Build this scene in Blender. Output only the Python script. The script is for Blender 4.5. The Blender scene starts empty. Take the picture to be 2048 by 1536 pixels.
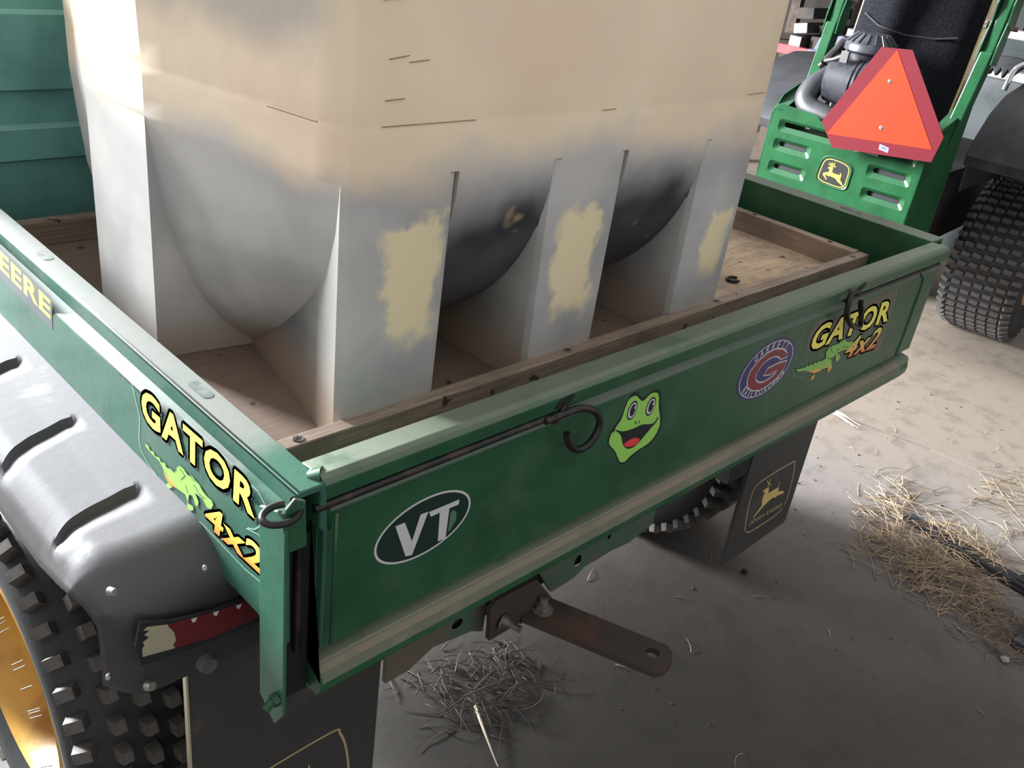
import bpy, bmesh, math, random
from mathutils import Vector, Matrix, Quaternion
random.seed(7)
PI = math.pi
scene = bpy.context.scene
C = scene.collection
# ------------------------------------------------------------------ camera
G = 0.62                                   # height of the tailgate's bottom edge above the floor
cam_d = bpy.data.cameras.new('camera'); cam = bpy.data.objects.new('camera', cam_d); C.objects.link(cam)
Rm = Matrix(((0.71413194, 0.24576293, -0.65545111), (-0.68854318, 0.41540617, -0.59442914), (0.12618979, 0.87580722, 0.4658732)))
cam.matrix_world = Matrix.Translation((-0.37774604, -0.53935292, 0.70493821 + G)) @ Rm.to_4x4()
cam_d.sensor_fit = 'HORIZONTAL'; cam_d.sensor_width = 36; cam_d.lens = 1842.9 / 2048 * 36
cam_d.clip_start = 0.02; cam_d.clip_end = 100
scene.camera = cam
# ------------------------------------------------------------------ light
scene.view_settings.view_transform = 'Standard'; scene.view_settings.look = 'None'
scene.view_settings.gamma = 1; scene.view_settings.use_curve_mapping = False
scene.view_settings.exposure = 0.0
w = bpy.data.worlds.new('shed_ambient'); scene.world = w; w.use_nodes = True
w.node_tree.nodes['Background'].inputs[0].default_value = (0.95, 0.97, 1.0, 1)
w.node_tree.nodes['Background'].inputs[1].default_value = 0.86
def area(name, loc, target, size, sy, energy, col):
    l = bpy.data.lights.new(name, 'AREA'); l.shape = 'RECTANGLE'; l.size = size; l.size_y = sy; l.energy = energy; l.color = col
    o = bpy.data.objects.new(name, l); C.objects.link(o); o.location = loc
    o.rotation_euler = (Vector(target) - Vector(loc)).to_track_quat('-Z', 'Y').to_euler()
area('daylight_open_door', (-.80, 5.2, 2.15), (0.2, 0.4, 0.9), 1.35, 2.3, 2900, (0.93, 0.97, 1.0))
area('floor_fill_right', (3.6, 3.8, 3.0), (2.2, 0.2, 0.2), 2.6, 2.0, 30, (1.0, 0.97, 0.93))  # added soft fill for the floor at right, no known source

# ------------------------------------------------------------------ helpers
def s2l(c):
    return tuple(((x/255)/12.92 if x/255 <= .04045 else ((x/255+.055)/1.055)**2.4) for x in c) + (1,)
def tag(o, label=None, cat=None, group=None, kind=None):
    if label: o['label'] = label
    if cat: o['category'] = cat
    if group: o['group'] = group
    if kind: o['kind'] = kind
    return o
def empty(name, loc, rz=0, label=None, cat=None, group=None):
    o = bpy.data.objects.new(name, None); o.empty_display_size = .05; C.objects.link(o)
    o.location = loc; o.rotation_euler = (0, 0, rz); tag(o, label, cat, group); return o
class MB:
    def __init__(s): s.v = []; s.f = []; s.m = []; s.sm = []
    def add(s, vs, fs, mi=0, smooth=False):
        b = len(s.v); s.v += [tuple(v) for v in vs]
        for f in fs: s.f.append(tuple(b+i for i in f)); s.m.append(mi); s.sm.append(smooth)
        return s
    def box(s, lo, hi, mi=0, M=None, taper=0):
        x0, y0, z0 = lo; x1, y1, z1 = hi
        t = taper
        vs = [(x0, y0, z0), (x1, y0, z0), (x1, y1, z0), (x0, y1, z0), (x0+t, y0+t, z1), (x1-t, y0+t, z1), (x1-t, y1-t, z1), (x0+t, y1-t, z1)]
        if M: vs = [M @ Vector(v) for v in vs]
        return s.add(vs, [(3,2,1,0),(4,5,6,7),(0,1,5,4),(1,2,6,5),(2,3,7,6),(3,0,4,7)], mi)
    def prism(s, pts, f, d0, d1, mi=0, smooth=False):      # pts 2D, f(u,v,d)->3D
        n = len(pts)
        vs = [f(u, v, d0) for u, v in pts] + [f(u, v, d1) for u, v in pts]
        fs = [tuple(range(n-1, -1, -1)), tuple(range(n, 2*n))] + [(i, (i+1) % n, n+(i+1) % n, n+i) for i in range(n)]
        return s.add(vs, fs, mi, smooth)
    def tube(s, path, r, n=10, mi=0, cap=True, closed=False):
        P = [Vector(p) for p in path]; m = len(P); rings = []; up = None
        rr = r if isinstance(r, (list, tuple)) else [r]*m
        for i, p in enumerate(P):
            if closed: t = P[(i+1) % m]-P[i-1]
            else: t = P[min(i+1, m-1)]-P[max(i-1, 0)]
            t.normalize()
            if up is None: up = t.orthogonal().normalized()
            else: up = (up - t*up.dot(t)).normalized()
            sd = t.cross(up)
            rings.append([p + (up*math.cos(2*PI*k/n)+sd*math.sin(2*PI*k/n))*rr[i] for k in range(n)])
        vs = [v for g in rings for v in g]; fs = []
        for i in range(m if closed else m-1):
            j = (i+1) % m
            for k in range(n): fs.append((i*n+k, i*n+(k+1) % n, j*n+(k+1) % n, j*n+k))
        if cap and not closed: fs += [tuple(range(n-1, -1, -1)), tuple((m-1)*n+k for k in range(n))]
        return s.add(vs, fs, mi, True)
    def lathe(s, prof, n, f, mi=0, smooth=True, closed=False):       # prof [(r,h)], f(r,ang,h)->3D
        m = len(prof); vs = [f(r, 2*PI*k/n, h) for r, h in prof for k in range(n)]; fs = []
        for i in range(m if closed else m-1):
            j = (i+1) % m
            for k in range(n): fs.append((i*n+k, i*n+(k+1) % n, j*n+(k+1) % n, j*n+k))
        return s.add(vs, fs, mi, smooth)
    def build(s, name, mats, parent=None, bevel=0, sharp=35, loc=None, merge=0):
        me = bpy.data.meshes.new(name); me.from_pydata(s.v, [], s.f)
        if not isinstance(mats, (list, tuple)): mats = [mats]
        for m in mats: me.materials.append(m)
        me.polygons.foreach_set('material_index', s.m); me.polygons.foreach_set('use_smooth', s.sm)
        bm = bmesh.new(); bm.from_mesh(me)
        if merge: bmesh.ops.remove_doubles(bm, verts=bm.verts, dist=merge); bmesh.ops.dissolve_degenerate(bm, edges=bm.edges, dist=merge)
        bmesh.ops.recalc_face_normals(bm, faces=bm.faces); bm.to_mesh(me); bm.free()
        if any(s.sm): me.set_sharp_from_angle(angle=math.radians(sharp))
        o = bpy.data.objects.new(name, me); C.objects.link(o)
        if parent: o.parent = parent
        if loc: o.location = loc
        if bevel:
            b = o.modifiers.new('edge', 'BEVEL'); b.width = bevel; b.segments = 2; b.limit_method = 'ANGLE'; b.angle_limit = math.radians(40)
        return o
def catmull(P, k=4, closed=True):
    n = len(P); out = []
    rng = range(n) if closed else range(n-1)
    for i in rng:
        p0, p1, p2, p3 = [P[j % n] if closed else P[max(0, min(n-1, j))] for j in (i-1, i, i+1, i+2)]
        for t in range(k):
            t /= k
            out.append(tuple(.5*((2*b)+(-a+c)*t+(2*a-5*b+4*c-d)*t*t+(-a+3*b-3*c+d)*t**3) for a, b, c, d in zip(p0, p1, p2, p3)))
    if not closed: out.append(tuple(P[-1]))
    return out
def ellipse(cx, cy, rx, ry, n=40, rot=0):
    c, s_ = math.cos(rot), math.sin(rot)
    return [(cx+rx*math.cos(2*PI*i/n)*c-ry*math.sin(2*PI*i/n)*s_, cy+rx*math.cos(2*PI*i/n)*s_+ry*math.sin(2*PI*i/n)*c) for i in range(n)]
def fill2d(loops):
    cu = bpy.data.curves.new('t', 'CURVE'); cu.dimensions = '2D'; cu.fill_mode = 'FRONT'
    for L in loops:
        sp = cu.splines.new('POLY'); sp.points.add(len(L)-1)
        for p, q in zip(sp.points, L): p.co = (q[0]*100, q[1]*100, 0, 1)
        sp.use_cyclic_u = True
    o = bpy.data.objects.new('t', cu); me = bpy.data.meshes.new_from_object(o)
    v = [(a.co.x/100, a.co.y/100) for a in me.vertices]; f = [tuple(p.vertices) for p in me.polygons]
    bpy.data.objects.remove(o); bpy.data.curves.remove(cu); bpy.data.meshes.remove(me); return v, f
def text2d(body, bold=0., shear=0., spacing=1.0):
    cu = bpy.data.curves.new('t', 'FONT'); cu.body = body; cu.offset = bold; cu.shear = shear; cu.space_character = spacing; cu.resolution_u = 3
    cu.fill_mode = 'FRONT'
    o = bpy.data.objects.new('t', cu); me = bpy.data.meshes.new_from_object(o)
    v = [(a.co.x, a.co.y) for a in me.vertices]; f = [tuple(p.vertices) for p in me.polygons]
    bpy.data.objects.remove(o); bpy.data.curves.remove(cu); bpy.data.meshes.remove(me); return v, f
def bbox(v): xs = [a[0] for a in v]; ys = [a[1] for a in v]; return min(xs), max(xs), min(ys), max(ys)
def toquad(v, q, bb):                       # q: TL TR BR BL
    out = []
    for x, y in v:
        s_ = (x-bb[0])/(bb[1]-bb[0]); t = (y-bb[2])/(bb[3]-bb[2])
        top = [q[0][k]+(q[1][k]-q[0][k])*s_ for k in (0, 1)]; bot = [q[3][k]+(q[2][k]-q[3][k])*s_ for k in (0, 1)]
        out.append((bot[0]+(top[0]-bot[0])*t, bot[1]+(top[1]-bot[1])*t))
    return out
class Decal(MB):                            # flat print: layers a third of a millimetre apart
    def __init__(s, f): super().__init__(); s.map = f; s.L = 0
    def layer(s): s.L += 1
    def shape(s, v, f, mi): s.add([s.map(a, b, .00016*(s.L+1)) for a, b in v], f, mi)
    def poly(s, loops, mi): v, f = fill2d(loops); s.shape(v, f, mi)
    def ring(s, L, wd, mi):                 # a line along a closed loop
        n = len(L); cx = sum(p[0] for p in L)/n; cy = sum(p[1] for p in L)/n; a = []; b = []
        for i in range(n):
            t = Vector((L[(i+1) % n][0]-L[i-1][0], L[(i+1) % n][1]-L[i-1][1])).normalized(); nn = (-t.y, t.x)
            a.append((L[i][0]+nn[0]*wd/2, L[i][1]+nn[1]*wd/2)); b.append((L[i][0]-nn[0]*wd/2, L[i][1]-nn[1]*wd/2))
        s.shape(a+b, [(i, (i+1) % n, n+(i+1) % n, n+i) for i in range(n)], mi)
    def stroke(s, a, b, wd, mi):
        d = Vector((b[0]-a[0], b[1]-a[1])).normalized()*wd/2; nx, ny = -d.y, d.x
        s.shape([(a[0]+nx, a[1]+ny), (a[0]-nx, a[1]-ny), (b[0]-nx*.6, b[1]-ny*.6), (b[0]+nx*.6, b[1]+ny*.6)], [(0, 1, 2, 3)], mi)
    def text(s, body, q, mi, bold=.03, shear=0, dark=None, dbold=.09, spacing=1.05):
        v, f = text2d(body, bold, shear, spacing); bb = bbox(v)
        if dark is not None:
            tq = toquad(v, q, bb)
            for k in range(12):
                cx, cy = dbold*math.cos(k*PI/6), dbold*math.sin(k*PI/6); s.shape([(x+cx, y+cy) for x, y in tq], f, dark)
            s.layer()
        s.shape(toquad(v, q, bb), f, mi)

# ------------------------------------------------------------------ materials
def newmat(name):
    m = bpy.data.materials.new(name); m.use_nodes = True; nt = m.node_tree
    return m, nt, nt.nodes['Principled BSDF']
def mixc(nt, fac, a, b, blend='MIX'):
    n = nt.nodes.new('ShaderNodeMix'); n.data_type = 'RGBA'; n.blend_type = blend
    for sock, val in ((n.inputs[0], fac), (n.inputs[6], a), (n.inputs[7], b)):
        if hasattr(val, 'links'): nt.links.new(val, sock)
        else: sock.default_value = val
    return n.outputs[2]
def noise(nt, scale, detail=4, rough=.6, vec=None, stretch=None, dist=0):
    n = nt.nodes.new('ShaderNodeTexNoise'); n.inputs['Scale'].default_value = scale; n.inputs['Detail'].default_value = detail
    n.inputs['Roughness'].default_value = rough; n.inputs['Distortion'].default_value = dist
    if vec is None:
        vec = nt.nodes.new('ShaderNodeTexCoord').outputs['Object']
    if stretch:
        mp_ = nt.nodes.new('ShaderNodeMapping'); mp_.inputs['Scale'].default_value = stretch; nt.links.new(vec, mp_.inputs[0]); vec = mp_.outputs[0]
    nt.links.new(vec, n.inputs['Vector']); return n.outputs['Fac']
def ramp(nt, v, lo, hi, a=0., b=1.):
    n = nt.nodes.new('ShaderNodeMapRange'); n.interpolation_type = 'SMOOTHSTEP'
    for k, x in enumerate((lo, hi, a, b)): n.inputs[k+1].default_value = x
    nt.links.new(v, n.inputs[0]); return n.outputs[0]
def math2(nt, op, a, b=None):
    n = nt.nodes.new('ShaderNodeMath'); n.operation = op
    for i, x in enumerate((a, b)):
        if x is None: continue
        if hasattr(x, 'links'): nt.links.new(x, n.inputs[i])
        else: n.inputs[i].default_value = x
    return n.outputs[0]
def bump(nt, p, h, dist=.002, st=.5):
    n = nt.nodes.new('ShaderNodeBump'); n.inputs['Distance'].default_value = dist; n.inputs['Strength'].default_value = st
    nt.links.new(h, n.inputs['Height']); nt.links.new(n.outputs[0], p.inputs['Normal'])
def xyz(nt, src='Object'):
    t = nt.nodes.new('ShaderNodeTexCoord') if src == 'Object' else nt.nodes.new('ShaderNodeNewGeometry')
    s_ = nt.nodes.new('ShaderNodeSeparateXYZ'); nt.links.new(t.outputs[src], s_.inputs[0]); return s_.outputs
def plain(name, rgb, rough=.6, metal=0, var=.12, scale=30, bmp=0, spec=None, rgb2=None, thr=(.45, .65), stretch=None):
    m, nt, p = newmat(name)
    c = s2l(rgb); d = s2l(rgb2) if rgb2 else tuple(x*(1-var*2) for x in c[:3])+(1,)
    nz = noise(nt, scale, stretch=stretch)
    nt.links.new(mixc(nt, ramp(nt, nz, *thr), c, d), p.inputs['Base Color'])
    p.inputs['Roughness'].default_value = rough; p.inputs['Metallic'].default_value = metal
    if spec is not None: p.inputs['Specular IOR Level'].default_value = spec
    if bmp: bump(nt, p, noise(nt, scale*3), bmp)
    return m
def painted(name, green, dust, side=.12, up=.85, rough=.38, splotch=None):
    m, nt, p = newmat(name)
    g = s2l(green); g2 = tuple(x*.75 for x in g[:3])+(1,)
    base = mixc(nt, ramp(nt, noise(nt, 12), .4, .7), g, g2)
    nz = xyz(nt, 'Normal')[2]
    n1 = noise(nt, 9, 6, .65, stretch=(1, 1, 1)); n2 = noise(nt, 60, 3)
    upf = math2(nt, 'MULTIPLY', ramp(nt, nz, .15, .7), ramp(nt, n1, .32, .46, 1-.45, 1))
    upf = math2(nt, 'MULTIPLY', upf, up)
    sf = math2(nt, 'MULTIPLY', ramp(nt, n1, .45, .75), side)
    sf = math2(nt, 'ADD', sf, math2(nt, 'MULTIPLY', ramp(nt, n2, .6, .8), side*.7))
    fac = math2(nt, 'MAXIMUM', upf, sf)
    if splotch:                              # clean paint rubbed free of dust near the rear corner
        o = xyz(nt)[splotch[0]]
        k = ramp(nt, math2(nt, 'ADD', o, math2(nt, 'MULTIPLY', n1, splotch[3])), splotch[1], splotch[2])
        fac = math2(nt, 'MULTIPLY', fac, k)
    nt.links.new(mixc(nt, fac, base, s2l(dust)), p.inputs['Base Color'])
    sc = noise(nt, 260, 2); 
    nt.links.new(ramp(nt, fac, 0, 1, rough, .8), p.inputs['Roughness'])
    bump(nt, p, noise(nt, 90, 2), .0006, .3)
    return m
def flat(name, rgb, rough=.4):
    m, nt, p = newmat(name); p.inputs['Specular IOR Level'].default_value = .18 if rough > .42 else .5; p.inputs['Roughness'].default_value = rough
    c = s2l(rgb); nt.links.new(mixc(nt, ramp(nt, noise(nt, 40), .5, .9), c, tuple(x*.85 for x in c[:3])+(1,)), p.inputs['Base Color']); return m
M = {}
M['green'] = painted('green_paint', (36, 82, 54), (134, 132, 118), .12, .5)
M['green_side'] = painted('green_paint_side_lit', (52, 94, 77), (108, 108, 102), .30, .9, .42, splotch=(1, .10, .17, .10))  # bed paint lightened: daylight sheen put into the left panel's colour
M['green_lit'] = painted('green_paint_post_lit', (50, 98, 76), (108, 108, 100), .15, .4, .4)  # same bed paint, lightened to stand for daylight on the post
M['green_low'] = painted('green_paint_dirty', (70, 88, 66), (132, 120, 102), .85, 1)
M['green_mower'] = painted('green_paint_mower', (28, 74, 44), (90, 112, 96), .06, .2, .3); M['green_mower'].node_tree.nodes['Principled BSDF'].inputs['Specular IOR Level'].default_value = .25
M['teal'] = painted('teal_sheet', (104, 158, 150), (126, 168, 160), .2, .8)
M['black_plastic'] = plain('black_plastic', (38, 38, 40), .42, 0, .2, 25, .0004)
M['fender'] = painted('fender_plastic', (56, 54, 54), (84, 82, 85), .12, .9, .38)
M['straw_dark'] = plain('dark_straw', (92, 80, 70), .8, 0, .3, 20, rgb2=(64, 56, 50))  # darker tone for the clump under the tailgate
M['rubber'] = plain('rubber', (34, 34, 36), .55, 0, .2, 40, .0006)
M['rubber_block'] = plain('rubber_block', (66, 64, 63), .6, 0, .2, 60, .0006, rgb2=(44, 43, 43))
M['rubber_worn'] = plain('rubber_worn', (88, 82, 76), .7, 0, .2, 40, .0006, rgb2=(64, 60, 57))
M['flap'] = plain('mud_flap_rubber', (54, 52, 50), .6, 0, .2, 9, .0008, rgb2=(74, 67, 61), thr=(.55, .8))
M['yellow_rim'] = plain('yellow_rim_paint', (190, 146, 62), .4, 0, .2, 8, .0003, rgb2=(150, 106, 40))
M['wood'] = None
M['steel'] = plain('zinc_steel', (170, 168, 160), .35, .9, .2, 60)
M['black_metal'] = plain('black_metal', (30, 30, 30), .4, .3, .2, 30, .0003, rgb2=(62, 50, 44))
M['rust'] = plain('rusty_steel', (60, 50, 46), .7, .2, .2, 16, .0008, rgb2=(92, 58, 40), thr=(.5, .8))
M['dark'] = plain('dark_void', (16, 16, 17), .7)
M['chrome'] = plain('chrome', (215, 215, 215), .2, .9, .05)
def wood(name, a, b, dirt, stretch, dthr=(.5, .75), worn=False):  # worn: darker, browner tone towards the left side
    m, nt, p = newmat(name)
    gr = noise(nt, 14, 6, .6, stretch=stretch, dist=1.2)
    c = mixc(nt, ramp(nt, gr, .35, .65), s2l(a), s2l(b))
    c = mixc(nt, ramp(nt, noise(nt, 7, 5), *dthr), c, s2l(dirt))
    if worn:                                  # the sheet gets darker and browner towards its left side
        wx = math2(nt, 'ADD', xyz(nt)[0], math2(nt, 'MULTIPLY', noise(nt, 4, 4), .5))
        c = mixc(nt, ramp(nt, wx, .85, 1.35, .8, 0), c, s2l((112, 94, 86)))
    nt.links.new(mixc(nt, ramp(nt, noise(nt, 38, 2), .68, .74), c, s2l((70, 55, 48))), p.inputs['Base Color'])
    p.inputs['Roughness'].default_value = .75; bump(nt, p, gr, .0008, .5); return m
M['ply'] = wood('plywood_face', (198, 172, 140), (172, 146, 118), (124, 106, 92), (1, 6, 1), (.42, .75), True)
M['strip_x'] = wood('pine_strip_along', (158, 138, 118), (132, 114, 98), (96, 84, 75), (.6, 14, 14), (.42, .8))
M['strip_y'] = wood('pine_strip_across', (170, 148, 130), (146, 126, 110), (106, 92, 82), (14, .6, 14), (.42, .8))
# tank: yellowed translucent plastic, grey where it is empty, cream foam stains inside
def tank_mat(name, belly=False):
    m, nt, p = newmat(name); o = xyz(nt)
    X, Y, Z = o[0], o[1], o[2]
    n1 = noise(nt, 7, 3, .5); n2 = noise(nt, 26, 3, .6)
    jx = math2(nt, 'MULTIPLY', math2(nt, 'SUBTRACT', n2, .5), .06)
    Zj = math2(nt, 'ADD', Z, math2(nt, 'MULTIPLY', math2(nt, 'SUBTRACT', n1, .5), .14))
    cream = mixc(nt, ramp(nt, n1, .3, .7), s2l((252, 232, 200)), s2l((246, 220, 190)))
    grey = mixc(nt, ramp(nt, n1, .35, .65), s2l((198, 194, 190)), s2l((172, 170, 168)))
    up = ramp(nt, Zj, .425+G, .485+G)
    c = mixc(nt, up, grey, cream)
    def blot(x0, x1, z0, z1, e=.018):
        a = math2(nt, 'ADD', X, jx); b = math2(nt, 'ADD', Z, math2(nt, 'MULTIPLY', jx, 1.2))
        f = math2(nt, 'MULTIPLY', ramp(nt, a, x0-e*.5, x0+e*.5), ramp(nt, a, x1-e*.5, x1+e*.5, 1, 0))
        f = math2(nt, 'MULTIPLY', f, math2(nt, 'MULTIPLY', ramp(nt, b, z0-e, z0+e), ramp(nt, b, z1-e*.5, z1+e*.5, 1, 0)))
        return math2(nt, 'MULTIPLY', f, ramp(nt, Y, .17, .16))
    if not belly:
        for bb in ((.158, .232, .275+G, .405+G), (.415, .49, .25+G, .385+G), (.735, .785, .255+G, .345+G)):
            c = mixc(nt, blot(*bb), c, s2l((240, 222, 182)))
        c = mixc(nt, math2(nt, 'MULTIPLY', ramp(nt, Z, .225+G, .165+G, 0, 1), .55), c, s2l((176, 150, 132)))  # warm bounce from the wood painted into the lowest plastic
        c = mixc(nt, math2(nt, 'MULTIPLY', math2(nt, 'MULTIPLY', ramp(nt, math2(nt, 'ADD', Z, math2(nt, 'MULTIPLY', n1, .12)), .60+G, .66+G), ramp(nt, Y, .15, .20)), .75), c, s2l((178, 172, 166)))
        # soft grey inner shadows painted into the colour of the upper left corner
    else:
        d = mixc(nt, ramp(nt, n1, .35, .6), s2l((48, 50, 56)), s2l((84, 82, 86)))  # shade under the belly painted dark into the plastic
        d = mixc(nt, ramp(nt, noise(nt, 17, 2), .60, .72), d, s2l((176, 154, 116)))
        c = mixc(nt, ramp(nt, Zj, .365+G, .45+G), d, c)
    nt.links.new(c, p.inputs['Base Color']); p.inputs['Roughness'].default_value = .42
    p.inputs['Coat Weight'].default_value = .08
    try: p.inputs['Subsurface Weight'].default_value = .0
    except Exception: pass
    bump(nt, p, noise(nt, 30, 2), .001, .2)
    tr = nt.nodes.new('ShaderNodeBsdfTranslucent'); nt.links.new(c, tr.inputs[0]); mx = nt.nodes.new('ShaderNodeMixShader'); mx.inputs[0].default_value = .10
    nt.links.new(p.outputs[0], mx.inputs[1]); nt.links.new(tr.outputs[0], mx.inputs[2]); nt.links.new(mx.outputs[0], nt.nodes['Material Output'].inputs[0])
    return m
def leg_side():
    m, nt, p = newmat('tank_leg_flank_shaded'); o = xyz(nt); n1 = noise(nt, 12, 3)
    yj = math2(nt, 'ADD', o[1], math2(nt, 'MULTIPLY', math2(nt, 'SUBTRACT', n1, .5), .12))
    c = mixc(nt, ramp(nt, yj, .15, .30), s2l((170, 166, 160)), s2l((92, 94, 96)))  # pocket shade painted in, darker towards the back
    c = mixc(nt, math2(nt, 'MULTIPLY', ramp(nt, o[2], .27+G, .18+G, 0, 1), .8), c, s2l((166, 142, 122)))  # warm bounce off the plywood painted near the foot
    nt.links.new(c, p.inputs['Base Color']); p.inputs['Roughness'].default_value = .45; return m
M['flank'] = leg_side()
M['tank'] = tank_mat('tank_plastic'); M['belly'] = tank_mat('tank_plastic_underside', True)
# floor
def floor_mat():
    m, nt, p = newmat('dusty_concrete'); o = xyz(nt, 'Position')
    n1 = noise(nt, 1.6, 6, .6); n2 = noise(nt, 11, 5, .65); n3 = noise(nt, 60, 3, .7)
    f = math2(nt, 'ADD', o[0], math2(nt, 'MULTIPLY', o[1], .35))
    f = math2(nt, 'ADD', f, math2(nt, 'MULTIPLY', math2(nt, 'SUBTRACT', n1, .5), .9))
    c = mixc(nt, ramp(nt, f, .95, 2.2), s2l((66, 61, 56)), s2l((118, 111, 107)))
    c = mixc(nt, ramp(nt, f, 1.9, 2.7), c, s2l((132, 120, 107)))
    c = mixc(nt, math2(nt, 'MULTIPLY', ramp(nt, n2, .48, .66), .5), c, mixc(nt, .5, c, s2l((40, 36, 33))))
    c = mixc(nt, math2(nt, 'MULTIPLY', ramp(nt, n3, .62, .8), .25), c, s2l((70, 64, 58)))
    nt.links.new(c, p.inputs['Base Color']); p.inputs['Roughness'].default_value = .72
    bump(nt, p, n2, .004, .35); return m
M['floor'] = floor_mat()
F = {k: flat('print_'+k, v) for k, v in dict(white=(196, 196, 193), black=(30, 32, 34), navy=(52, 44, 96), maroon=(122, 40, 48), lime=(150, 205, 92), red=(222, 62, 70), yellow=(238, 226, 98), slate=(88, 94, 98), orange=(240, 160, 80), dgreen=(24, 44, 36), ring=(82, 112, 94), dust=(80, 80, 68), gold=(206, 180, 112), tan=(172, 152, 110), badge=(28, 28, 30), sun=(244, 214, 66), blue=(120, 118, 150)).items()}
def grad(name, axis, z0, z1, z2, a, b, c_):
    m, nt, p = newmat(name); z = xyz(nt)[2]
    c = mixc(nt, ramp(nt, z, z0, z1), s2l(a), s2l(b)); c = mixc(nt, ramp(nt, z, z1, z2), c, s2l(c_))
    nt.links.new(c, p.inputs['Base Color']); p.inputs['Roughness'].default_value = .4; return m
F['fire_tail'] = grad('print_fire_tail', 2, .715, .732, .75, (196, 96, 48), (222, 160, 76), (214, 200, 92))
F['fire_side'] = grad('print_fire_side', 2, .76, .775, .79, (240, 140, 70), (246, 190, 84), (250, 228, 110))
F['lime_tail'] = grad('print_lime_tail', 2, .712, .724, .735, (220, 150, 60), (150, 186, 76), (124, 180, 78))
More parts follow.
